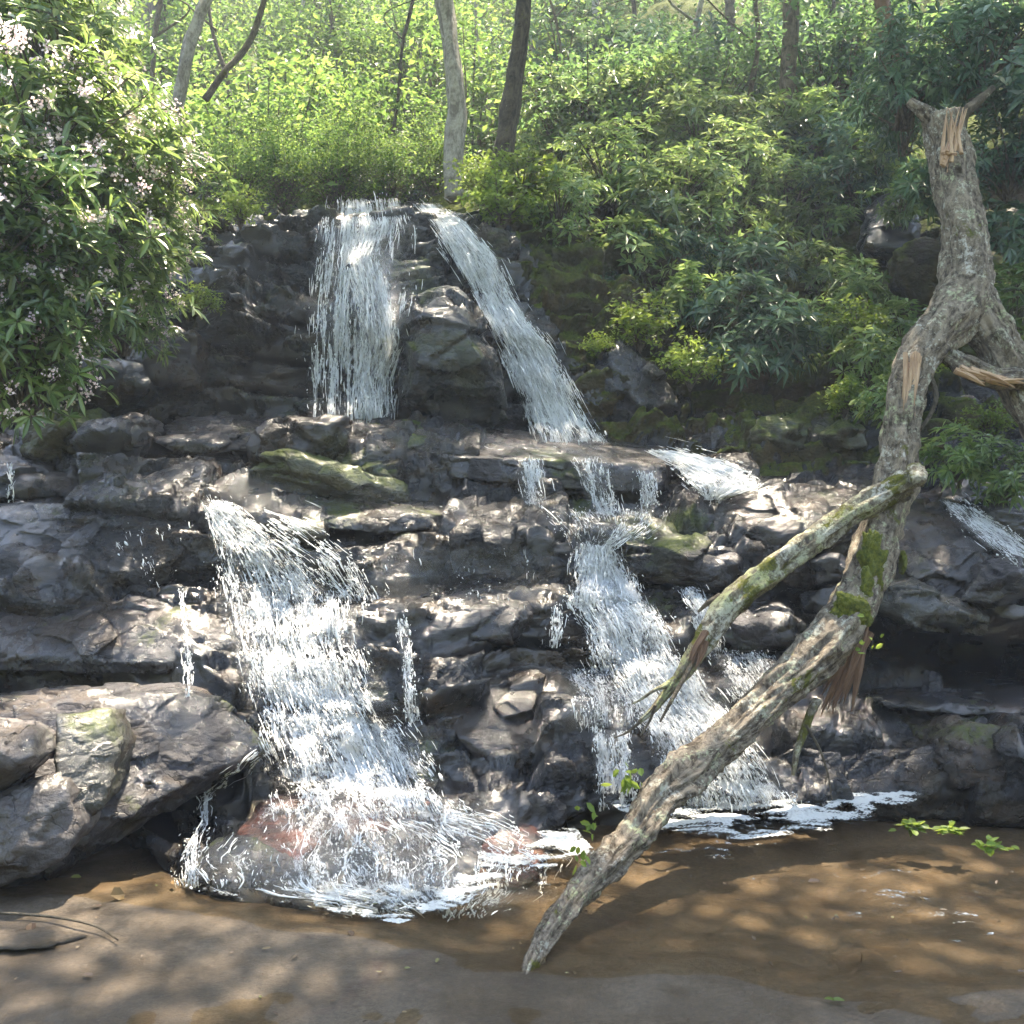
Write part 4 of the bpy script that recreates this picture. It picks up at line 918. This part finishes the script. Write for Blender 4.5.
# right slope
RIGHT = [(560,205,13.2,.62,0),(620,250,13.3,.5,0),(610,165,14.6,.8,0),(680,190,14.8,.85,0),(660,240,13.8,.65,1),(730,230,14.4,.8,0),(790,200,15.2,.8,0),(740,170,15.6,.8,0),
 (800,160,16.2,.7,1),(700,130,16.5,.9,0),(620,110,17,1.0,0),(760,260,13.6,.55,1),(690,290,12.9,.42,0),(735,300,12.6,.5,1),(780,330,12.2,.55,1),(745,350,12.0,.48,1),(830,330,12.2,.42,0),
 (860,290,12.6,.42,0),(870,360,11.4,.4,0),(905,330,11.8,.4,0),(820,270,13.4,.42,0),(885,400,10.8,.3,0),(560,120,17.,.9,0),(640,60,19.5,1.2,1),(720,80,19.,1.1,1),(800,60,20,1.1,1),(560,60,20,1.2,1),(855,130,15.5,.55,1),(880,150,14.6,.5,0),(850,175,14.6,.5,1),(905,120,14,.5,1),(820,120,16.2,.6,0),(835,60,17.5,.9,1),(770,130,16.4,.6,0),(560,270,13.4,.32,0),(600,280,13.3,.35,1),(650,205,14,.6,0),(540,215,13.5,.4,0),(900,200,13.2,.35,0),(830,215,14.6,.4,0)]
DESC = ['grey green rhododendron packed among others on the right slope', 'dark shaded rhododendron packed among others on the right slope']
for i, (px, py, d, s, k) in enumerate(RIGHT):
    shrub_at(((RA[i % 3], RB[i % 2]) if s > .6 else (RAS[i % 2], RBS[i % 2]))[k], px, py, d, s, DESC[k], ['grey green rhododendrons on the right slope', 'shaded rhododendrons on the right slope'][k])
NR = [(905,70,11.6,.72,1,'dark blue green rhododendron above the broken trunk top'),
 (985,40,11.2,.85,1,'dark rhododendron filling the upper right corner'),
 (1010,150,10.8,.6,1,'rhododendron at the right edge beside the pale broken trunk'),
 (1060,100,10.8,.9,1,'rhododendron cut off by the upper right edge'),
 (945,170,12.2,.5,1,'rhododendron hidden partly behind the broken trunk top'),
 (960,455,9.9,.34,0,'green rhododendron right of the fallen tree fork'),
 (1005,470,9.8,.34,0,'low rhododendron at the right edge above the slanting stream'),
 (1015,300,10.6,.45,0,'mixed rhododendron at the right edge beyond the forked limb'),
 (1012,235,10.9,.42,1,'dark rhododendron right of the middle of the broken trunk'),
 (905,460,10.4,.22,0,'small rhododendron half hidden behind the fallen trunk')]
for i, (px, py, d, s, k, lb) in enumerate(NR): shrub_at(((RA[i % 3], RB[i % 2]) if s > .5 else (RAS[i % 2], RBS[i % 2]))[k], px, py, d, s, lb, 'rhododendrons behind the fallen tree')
for px, py, d, s, lb in [(240,205,11.6,.28,'small leafy shrub on the rim of the cliff left of the falls'),(500,200,12.6,.42,'bright green shrub right of the head of the falls'),
   (520,175,13.2,.5,'leafy shrub at the foot of the dark trunk'),(480,178,12.9,.36,'bright green fern like shrub between the two trunks above the falls'),(640,320,12.0,.4,'bright green shrub on the bank right of the slanting chute'),(690,360,11.7,.36,'yellow green shrub below the bright one on the bank'),
   (200,300,11.0,.22,'yellow green tuft hanging on the mossy cliff edge'),(860,320,11.9,.34,'bright shrub left of the trunk on the right bank'),(990,420,10.3,.25,'leafy sprout between the limbs at the right edge'),
   (845,395,11.2,.26,'leafy tuft left of the trunk above the mossy boulders'),(600,345,11.9,.2,'small leafy tuft at the lip of the grey rock face'),(925,360,10.9,.25,'leafy tuft beneath the fork of the fallen tree')]:
    shrub_at(BB[int(px) % 2], px, py, d, s, lb)
for i, (x, yy, d) in enumerate([(235,168,13.4),(285,165,13.9),(335,168,14.4),(385,170,14.6),(430,158,15.2),(350,140,15.5),(270,140,15.0)]):
    shrub_at(FB[i % 3], x, yy, d, .36, 'low sunlit foliage along the rim above the falls', 'low foliage on the rim of the falls')
# forest behind the head of the falls
FR = []
g2 = random.Random(5)
for d, y0 in ((15.5, 165), (18, 120), (22, 80), (27, 30), (33, -10), (40, -45)):
    stepx = 1.9*1.3*F_PX/d*.85
    x = -60
    while x < 1100:
        yy = y0+g2.uniform(-22, 22)-(max(0, x-560)*.10)
        if not (d < 17 and 300 < x < 560) and not (d < 17 and x > 600):
            FR.append((x, yy, d+g2.uniform(-.8, .8), g2.uniform(.8, 1.15), 1 if x > 560 else 0))
        x += stepx*g2.uniform(.8, 1.2)
FR += [(640,-8,30,1,1),(690,2,29,1,1),(740,-4,29,1,1),(790,-20,29,1.1,1)]
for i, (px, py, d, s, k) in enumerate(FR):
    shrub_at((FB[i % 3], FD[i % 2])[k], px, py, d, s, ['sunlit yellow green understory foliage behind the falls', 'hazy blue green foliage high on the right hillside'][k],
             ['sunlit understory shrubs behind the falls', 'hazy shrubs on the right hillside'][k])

for i in range(34):       # unseen crowns added uphill so the pool reflects foliage, not open sky
    x = g2.uniform(-34, 34); y = g2.uniform(38, 62); zz = 2.6+y*.62+max(0, x)*.25
    o = put(FB[i % 3] if x < 4 else FD[i % 2], (x, y, zz-3), g2.uniform(0, 6), g2.uniform(2.2, 3.2), 'unseen foliage added uphill to keep sky out of reflections', 'foliage added uphill above view')
def overhang(label, base, top, mat, x0, x1, y0, y1, n, seed):
    '''a tree added to cast dappled shade from a crown above view'''
    rg = np.random.default_rng(seed); root = thing('tree', label, 'tree', base); B = np.array(base, float)
    c = np.stack([rg.uniform(x0, x1, n), rg.uniform(y0, y1, n), rg.uniform(0, 2.6, n)], -1); c[:, 2] += 9.6+c[:, 1]*.32
    t = (c[:, 2]-1.2)/SUNDIR.z; foot = c[:, :2]-np.array([SUNDIR.x, SUNDIR.y])*t[:, None]      # where each spray shades the stream
    gaps = [(-3.4, 7.6, 1.8), (-3.9, 6.4, 1.), (-2.9, 6.5, .75), (-1.0, 9.6, .6), (-.3, 11, .7), (-3.6, 9, 1.3), (3.2, 9.5, .5), (1.6, 8.2, .45), (-.9, 12.3, .9), (.4, 12, .6)]  # openings left in the added canopy so sun reaches chosen spots
    ok = np.ones(n, bool)
    for gx_, gy_, gr_ in gaps: ok &= np.hypot(foot[:, 0]-gx_, foot[:, 1]-gy_) > gr_
    c = c[ok]; n = len(c); per = 150
    o = rg.normal(size=(n, per, 3))*np.array([.55, .55, .18]); O = (c[:, None]+o).reshape(-1, 3); m = len(O)
    V, F = leaves(O, nrm(rg.normal(size=(m, 3))*np.array([1, 1, .4])), nrm(rg.normal(size=(m, 3))*.5+np.array([0, 0, 1])), .19*rg.uniform(.6, 1.3, m), .11*np.ones(m), False, .1)
    T = np.array(top, float); specs = [([B, (B+T)/2+rg.normal(size=3)*.2, T], [.26, .22, .16], {})]
    for q in c[::4]: specs.append(([T+(B-T)*rg.uniform(0, .25), (T+q)/2+np.array([0, 0, .5]), q], [.09, .05, .012], {}))
    tube_obj('trunk', specs, M['bark_dark'], root, B, nside=8, sub=5); link('crown', mesh('crown', V-B, F, mat, smooth=False), root)
overhang('unseen tall tree added to shade the pool from the left', (-7.5, 8, 1.5), (-6, 9, 12), M['forest'], -7, 0, 4.5, 13, 150, 1)
overhang('unseen tall tree added to shade the pool from the right', (8.5, 8, 1.5), (6.5, 9, 12), M['forest'], 0, 8, 4.5, 13, 160, 2)
overhang('unseen tall tree added to shade the ledges from the left', (-9, 14, 6), (-6, 14, 14), M['forest'], -8, 0, 12.5, 18.5, 38, 3)
overhang('unseen tall tree added to shade the ledges from the right', (9.5, 15, 7), (6, 15, 14), M['forest_blue'], .5, 9, 12.5, 18.5, 42, 4)
overhang('tall tree behind the falls on the left, crown added above view for dappled shade', (-8, 24, 10), (-5, 24, 19), M['forest'], -13, 0, 18.5, 33, 45, 5)
overhang('tall tree behind the falls on the right, crown added above view for dappled shade', (7, 24, 11), (6, 24, 19), M['forest_blue'], 0, 13, 18.5, 33, 40, 6)
# trees: trunks seen between the leaves, their crowns above the view
def tree(label, pts, rpx, mat, seed, crowns, cmat, nside=14, group=None, extra=()):
    P3 = [W(a, b, d) for a, b, d in pts]; B = P3[0].copy()
    root = thing('tree', label, 'tree', B, group)
    rad = [r*p[2]/F_PX for r, p in zip(rpx, pts)]
    top = P3[-1]; up = top-P3[-2]; up = up/np.linalg.norm(up)
    C = np.array([0, 0, 0.])
    specs = [(P3+[top+up*3+np.array([0, 0, 1.5])], rad+[rad[-1]*.55], {})]
    for e in extra: specs.append(([W(*q) for q in e[0]], [r*e[0][0][2]/F_PX for r in e[1]], {}))
    lvV, lvF, o = [], [], 0
    for (cx, cy_, cz, rx, rz, ncl, per) in crowns:
        (V, F), c = crown(rx, rx, rz, ncl, per, seed, .11, .42)
        cc = np.array([cx, cy_, cz]); lvV.append(V+cc-B); lvF.append(F[0]+o); o += len(V)
        for q in c[::5]:
            specs.append(([top+up*.5, (top+up*2+cc+q)/2, cc+q], [rad[-1]*.5, rad[-1]*.25, .01], {}))
    tube_obj('trunk', specs, mat, root, B, nside=nside, sub=6, amp=.03, freq=5, seed=seed)
    if lvV: link('crown', mesh('crown', np.concatenate(lvV), [np.concatenate(lvF)], cmat, smooth=False), root)
    return root
tree('pale grey trunk rising beside the head of the falls', [(456,200,14.2),(453,165,14.3),(457,110,14.5),(453,60,14.7),(444,0,15.0),(430,-120,15.3)], [11,10,9,8.5,8,7], M['bark_pale'], 201, [(-1.0,15.5,12.0,2.6,1.6,60,70)], M['forest'])
tree('dark leaning trunk right of the pale one', [(500,180,14.6),(504,150,14.7),(512,95,14.9),(522,30,15.1),(527,-30,15.3),(540,-140,15.6)], [11,10,9,9,8.5,8], M['bark_dark'], 202, [(1.6,15.5,12.2,2.4,1.5,50,70)], M['forest'])
tree('thin grey trunk leaning right above the left bank', [(176,110,13.0),(182,80,13.1),(190,45,13.2),(200,15,13.4),(215,-20,13.6),(240,-120,13.9)], [6.5,6,5.5,5.5,5,4], M['bark_pale'], 203, [(-3.2,13,9.0,1.8,1.1,34,60)], M['forest'])
tree('slender curved stem right of the thin grey trunk', [(205,100,13.4),(225,72,13.5),(245,50,13.6),(258,20,13.8),(270,-30,14.0),(275,-120,14.2)], [3.2,3,2.8,2.6,2.4,2], M['stem'], 204, [(-3.8,15.5,11.2,1.6,1.,22,60)], M['forest'], nside=8)
tree('straight mossy trunk standing on the right hillside', [(788,108,17.0),(788,80,17.1),(790,40,17.2),(792,-10,17.3),(796,-120,17.6)], [6.5,6.5,6,6,5], M['stem'], 205, [(5.5,17,13.,2.6,1.5,50,60)], M['forest_blue'])
tree('faint thin trunk behind the dark leaning one', [(600,70,22),(597,30,22),(594,-20,22.2),(590,-120,22.5)], [4,4,4,3], M['bark_pale'], 206, [(2.,24,15.,2.4,1.4,36,60)], M['forest_blue'], nside=8)
tree('faint grey trunk among foliage near the top centre right', [(731,60,20),(730,20,20),(729,-20,20.2),(726,-120,20.5)], [5,5,4.5,4], M['stem'], 207, [(4.,21,15,2.4,1.4,36,60)], M['forest_blue'], nside=8)
g3 = random.Random(21)
SAP = ['left of the pale trunk', 'between the pale and the dark trunk', 'right of the dark trunk']
for i in range(11):
    x = [150, 232, 292, 345, 392, 482, 566, 640, 690, 752, 840][i]; d = g3.uniform(17, 23); y0 = 150-(d-16)*10; ln = g3.uniform(-26, 30); rp = g3.uniform(1.6, 3.2)
    tree('thin young tree stem number %d from the left in the wood behind the falls' % (i+1) if 0 else ['thin young stem near the left bank at the wood edge', 'thin leaning stem over the left part of the cliff rim', 'thin stem rising above the left end of the falls', 'thin stem directly above the upper left veil', 'thin stem just left of the pale trunk', 'thin stem between the pale trunk and the dark trunk', 'thin stem just right of the dark trunk', 'thin stem above the bank right of the falls', 'thin stem left of the faint grey trunk', 'thin stem left of the mossy straight trunk', 'thin stem right of the mossy straight trunk'][i],
         [(x, y0, d), (x+ln*.2+g3.uniform(-4, 4), y0-45, d), (x+ln*.6+g3.uniform(-5, 5), y0-95, d+.1), (x+ln, y0-150, d+.2), (x+ln*1.3, -140, d+.4)], [rp*1.2, rp, rp*.9, rp*.8, rp*.6], [M['stem'], M['bark_dark'], M['bark_pale']][i % 3], 230+i, [], M['forest'], nside=7,
         extra=[([(x+ln*.6, y0-95, d+.1), (x+ln*.6+g3.choice((-1, 1))*g3.uniform(18, 34), y0-125, d), (x+ln*.6+g3.choice((-1, 1))*g3.uniform(40, 60), y0-150, d-.2)], [rp*.5, rp*.35, rp*.2])])
tree('bare reddish snag at the top right among dark leaves', [(896,60,14.2),(890,40,14.2),(884,12,14.2),(880,-30,14.3),(878,-110,14.6)], [13,10,8,7,6], M['wood_dark'], 208, [], M['forest'])

# ------------------------------------------------------------------ fallen tree
FT = thing('fallen_tree', 'broken lichen covered fallen tree leaning from the right bank down into the pool', 'fallen tree', W(523, 978, 5.25))
FBs = np.array(FT.location)
def px_path(spec): return [W(a, b, d) for a, b, d, r in spec], [r*d/F_PX for a, b, d, r in spec]
main = [(944,118,10.1,19),(950,150,10.0,21),(958,200,9.8,23),(966,250,9.6,25),(966,292,9.45,28),(948,322,9.3,29),(924,350,9.15,24),(908,390,9.0,22),(902,430,8.85,22),(897,475,8.7,24),(884,520,8.5,24),(868,575,8.25,25),(846,618,8.0,28),(812,660,7.75,27),(768,698,7.5,21),(722,742,7.2,22),(682,778,6.9,25),(655,802,6.65,21),(632,836,6.4,20),(602,870,6.1,18),(570,905,5.8,15),(546,938,5.5,13),(531,965,5.26,10),(522,988,5.08,6)]
p, r = px_path(main); r = [q*(.86 if i < 7 else .80) for i, q in enumerate(r)]; tube_obj('trunk', [(p, r, {})], M['bark'], FT, FBs, nside=56, sub=14, amp=.036, freq=12, seed=3)
def limb(name, spec, mat, seed, nside=28, amp=.035, label=None):
    p, r = px_path(spec); r = [q*.86 for q in r]; o = tube_obj(name, [(p, r, {})], mat, FT, FBs, nside=nside, sub=10, amp=amp, freq=10, seed=seed)
    if label: o['label'] = label
    return o
limb('limb', [(964,285,9.5,20),(982,315,9.35,22),(1000,345,9.25,22),(1018,378,9.15,22),(1045,425,9.05,22),(1085,490,8.95,21)], M['bark'], 11, 40, .05, 'forked limb running off the right edge')
limb('limb', [(893,492,8.5,10),(905,482,8.42,15),(880,497,8.38,15),(850,514,8.3,15),(812,542,8.15,14),(775,570,8.0,14),(738,598,7.85,14),(715,626,7.75,13),(700,650,7.65,11),(684,672,7.55,8),(668,692,7.5,5.5),(655,708,7.45,4),(640,722,7.4,2.5)], M['bark_limb'], 12, 30, .035, 'green lichened side limb ending in twigs')
limb('branch_stub', [(915,470,8.45,10),(918,478,8.3,10),(919,482,8.25,8)], M['bark_limb'], 13, 20, .02)
limb('limb', [(945,352,9.15,9),(965,366,9.05,12),(990,377,9.0,13),(1015,378,9.0,12),(1040,380,9.0,14)], M['bark'], 14, 26, .03, 'short cross limb with pale torn wood')
limb('branch_stub', [(944,130,10.1,12),(934,120,10.1,11),(922,110,10.1,8),(909,101,10.1,5)], M['bark'], 15, 18, .02)
limb('branch_stub', [(958,130,10.1,8),(966,112,10.1,6),(980,100,10.2,5),(993,88,10.3,3)], M['stem'], 16, 14, .02)
limb('twig', [(684,672,7.55,5),(668,684,7.5,4),(655,690,7.4,2.4),(640,700,7.4,1.5),(632,704,7.4,.8)], M['bark_limb'], 17, 8, .01)
limb('twig', [(700,650,7.6,4),(690,668,7.5,3),(672,700,7.3,2.2),(660,722,7.25,1.2)], M['stem'], 18, 8, .01)
limb('twig', [(640,722,7.4,2.2),(628,732,7.4,1.6),(614,738,7.4,.8)], M['stem'], 19, 8, .01)
limb('twig', [(655,705,7.4,2.2),(650,720,7.4,1.6),(640,736,7.35,1)], M['stem'], 20, 8, .01)
limb('twig', [(818,700,7.75,6),(810,715,7.7,5.5),(803,735,7.65,5),(797,750,7.6,4),(793,775,7.6,2.5)], M['bark_limb'], 21, 12, .015, 'mossy twig hanging above the foam')
limb('twig', [(806,725,7.65,2),(820,750,7.6,1.5),(828,775,7.6,1.2),(832,800,7.55,.8)], M['stem'], 22, 8, .005)
limb('twig', [(928,372,9.05,4),(936,395,8.95,3),(930,415,8.9,2.5),(920,430,8.85,2)], M['stem'], 23, 8, .01)
limb('twig', [(720,595,7.9,3),(708,603,7.85,3),(698,612,7.85,1.5)], M['stem'], 24, 8, .005)
def splinter_obj(name, specs, mat, label=None):
    parts = []
    for (a, b, wdt) in specs:
        pa, pb = W(*a), W(*b); m = (pa+pb)/2+rng.normal(size=3)*.012
        V, F, U = tube([pa, m, pb], [wdt*a[2]/F_PX, wdt*.8*a[2]/F_PX, .003], nside=5, sub=4, amp=.02, seed=int(abs(a[0]))); parts.append((V, F, U+a[0]*.1))
    V, F, U = join(parts); o = link(name, mesh(name, V-FBs, F, mat, uv=U, smooth=False), FT)
    if label: o['label'] = label
q = random.Random(9)
splinter_obj('torn_wood', [((948+q.uniform(-6, 16), 168+q.uniform(-16, 10), 9.76), (946+i*2.4+q.uniform(-2, 2), 108+q.uniform(-4, 30), 9.93), 2.4) for i in range(9) for _ in (0, 1)], M['wood'], 'pale splinters at the snapped top')
splinter_obj('torn_wood', [((908+q.uniform(-3, 14), 362+q.uniform(-10, 6), 8.95), (906+q.uniform(-6, 10), 408+q.uniform(-10, 26), 8.78), 2.6) for i in range(18)], M['wood'], 'pale torn strip below the fork')
splinter_obj('torn_wood', [((955+i*5, 368+i*1.3+q.uniform(-3, 4), 8.9), (985+i*6, 384+q.uniform(-6, 4), 8.9), 3.0) for i in range(8) for _ in (0, 1)], M['wood'], 'orange torn wood along the cross limb')
splinter_obj('rotten_wood', [((866+q.uniform(-10, 4), 618+q.uniform(-8, 14), 7.92), (838+q.uniform(-18, 14), 690+q.uniform(-8, 28), 7.82), 5.5) for i in range(16)], M['wood_dark'], 'rotten brown wood hanging under the bend')
splinter_obj('rotten_wood', [((704+q.uniform(-5, 3), 634+q.uniform(-4, 8), 7.58), (692+q.uniform(-4, 4), 662+q.uniform(-4, 8), 7.5), 3.) for i in range(6)], M['wood_dark'], 'brown decayed strip near the end of the side limb')
splinter_obj('torn_wood', [((655,812,6.5), (604,850,6.5), 3.0), ((650,815,6.5), (612,842,6.5), 2.)], M['wood'], 'broken branch stub above the water')
def moss_patch(c, rx, ry, seed):
    """cushion hugging the bark: a dense tuft of short blades over a bumpy pad"""
    D, F = cube_dirs(30); rg = np.random.default_rng(seed); s = c[2]/F_PX
    P = D*np.array([rx*s, .05, ry*s]); P *= 1+.38*fbm(P*14+seed, 3, seed)[:, None]+.10*vnoise(P*160)[:, None]; P = P+W(*c)+np.array([0, .045, 0])
    link('moss', mesh('moss', P-FBs, F, M['moss']), FT)
moss_patch((874,568,8.07), 13, 34, 1); moss_patch((856,612,7.82), 20, 17, 2); moss_patch((868,590,7.97), 9, 18, 3); moss_patch((905,560,8.3),4,12,4)
def sprig(px, py, d, n, L, seed, spread=18):
    rg = np.random.default_rng(seed); c = W(px, py, d); s = d/F_PX
    O = c+rg.normal(size=(n, 3))*np.array([spread*.45*s, .04, spread*s]); Dr = rg.normal(size=(n, 3))+np.array([0, -.4, -.2]); Up = rg.normal(size=(n, 3))+np.array([0, -1, 1.])
    V, F = leaves(O, Dr, Up, L*rg.uniform(.6, 1.2, n), L*.6*np.ones(n), True)
    link('leaf_sprig', mesh('leaf_sprig', V-FBs, F, M['bright'], smooth=False), FT)
sprig(628,778,6.6,16,.07,1,14); sprig(592,828,6.1,12,.06,2,12); sprig(866,640,7.7,9,.06,3,12); sprig(578,856,5.95,7,.05,4,6)

# ------------------------------------------------------------------ small things
def leafy_pile(label, px, py, rx, seed):
    r_ = ray(px, py); k = -CAM_H/r_[2]; c = np.array([r_[0]*k, r_[1]*k, .01]); rg = np.random.default_rng(seed); n = 34
    O = c+rg.normal(size=(n, 3))*np.array([rx*.5, rx*.35, .012]); O[:, 2] = np.abs(O[:, 2]-.01)+.012
    Dr = rg.normal(size=(n, 3))*np.array([1, 1, .25]); Up = np.array([0, 0, 1.])+rg.normal(size=(n, 3))*.25
    V, F = leaves(O, Dr, Up, np.full(n, .075)*rg.uniform(.6, 1.2, n), np.full(n, .045), True, .05)
    o = link('floating_leaves', mesh('floating_leaves', V-c, F, M['bright'], smooth=False), None, c); tag(o, label, 'leaves', 'sprigs of green leaves floating on the pool')
leafy_pile('green leaf sprig floating on the pool, farthest left of three', 914, 829, .10, 1)
leafy_pile('green leaf sprig floating on the pool, middle of three', 953, 833, .06, 2)
leafy_pile('green leaf sprig floating on the pool, rightmost and nearest', 992, 849, .07, 3)
# fallen twig on the wet stone at left, yellow leaf at the bottom
tw = thing('twig', 'thin curved twig lying across the tan stone at left', 'twig', W(60, 930, 5.6))
p, r = [W(-30,912,5.75), W(20,914,5.72), W(60,918,5.66), W(95,926,5.55), W(118,940,5.4)], [.008, .008, .007, .006, .004]
tube_obj('stem', [(p, r, {})], M['stem'], tw, np.array(tw.location), nside=7, sub=5)
r_ = ray(832, 1007); k = -CAM_H/r_[2]; c = np.array([r_[0]*k, r_[1]*k, .02])
V, F = leaves(np.array([[0, 0, .01], [.01, 0, .012]]), np.array([[1, .3, .1], [-.8, .5, .1]]), np.array([[0, 0, 1.], [0, 0, 1.]]), np.array([.07, .05]), np.array([.04, .03]), True)
o = link('fallen_leaf', mesh('fallen_leaf', V, F, M['bright'], smooth=False), None, c); tag(o, 'single yellow green leaf on the wet stone near the bottom edge', 'leaf')
def litter_mat():
    m, nt = new_mat('brown_leaf_litter'); g = N(nt); geo = g.n('NewGeometry')
    p = g.n('BsdfPrincipled'); g.l(g.ramp(geo.outputs['Random Per Island'], [(0, (.03, .018, .01)), (.5, (.09, .05, .025)), (.8, (.16, .11, .05)), (1, (.10, .13, .03))]), p.inputs['Base Color']); p.inputs['Roughness'].default_value = .5
    o = g.n('OutputMaterial'); g.l(p.outputs[0], o.inputs[0]); return m
rg = np.random.default_rng(77); O = []
BB2 = bvh_of([bed])
while len(O) < 240:
    x, y = rg.uniform(-3.4, 3.2), rg.uniform(4.4, 6.6)
    if rg.random() > .35+.5*vnoise(np.array([x*1.5, y*1.5, 3.]), 4): continue
    h = BB2.ray_cast(Vector((x, y, 2)), Vector((0, 0, -1)), 5)
    if h[0] is not None: O.append((x, y, max(h[0].z, -.01)+.012))
O = np.array(O); n = len(O); Dr = rg.normal(size=(n, 3))*np.array([1, 1, .12]); Up = np.array([0, 0, 1.])+rg.normal(size=(n, 3))*.2
L_ = .010+rg.exponential(.017, n); V, F = leaves(O, Dr, Up, L_, L_*rg.uniform(.25, .7, n), True, .02)
tag(link('leaf_litter', mesh('leaf_litter', V, F, litter_mat(), smooth=False)), 'brown leaf bits and grit strewn over the wet stone', 'leaf litter', kind='stuff')
# little plant in a crack of the ledge
for px, py, d, s, lb in [(200,473,9.9,.05,'tiny green sprout in a crack of the dark upper ledge'),(610,490,9.4,.001,'')]:
    if lb: shrub_at(BB[0], px, py, d, s, lb)

# ------------------------------------------------------------------ haze
HAZE = 0.0030
bm = bmesh.new(); bmesh.ops.create_cube(bm, size=1); me = bpy.data.meshes.new('haze'); bm.to_mesh(me); bm.free()
hz = link('haze', me); hz.scale = (322, 322, 42); hz.location = (0, 0, 42/2-1.8); tag(hz, 'pale sunlit haze filling the ravine', kind='stuff')
hm, nt = new_mat('haze_air'); g = N(nt); v = g.n('VolumePrincipled'); v.inputs['Density'].default_value = HAZE; v.inputs['Color'].default_value = (.86, .93, 1, 1)
v.inputs['Anisotropy'].default_value = .35
o = g.n('OutputMaterial'); g.l(v.outputs[0], o.inputs[1]); me.materials.append(hm)
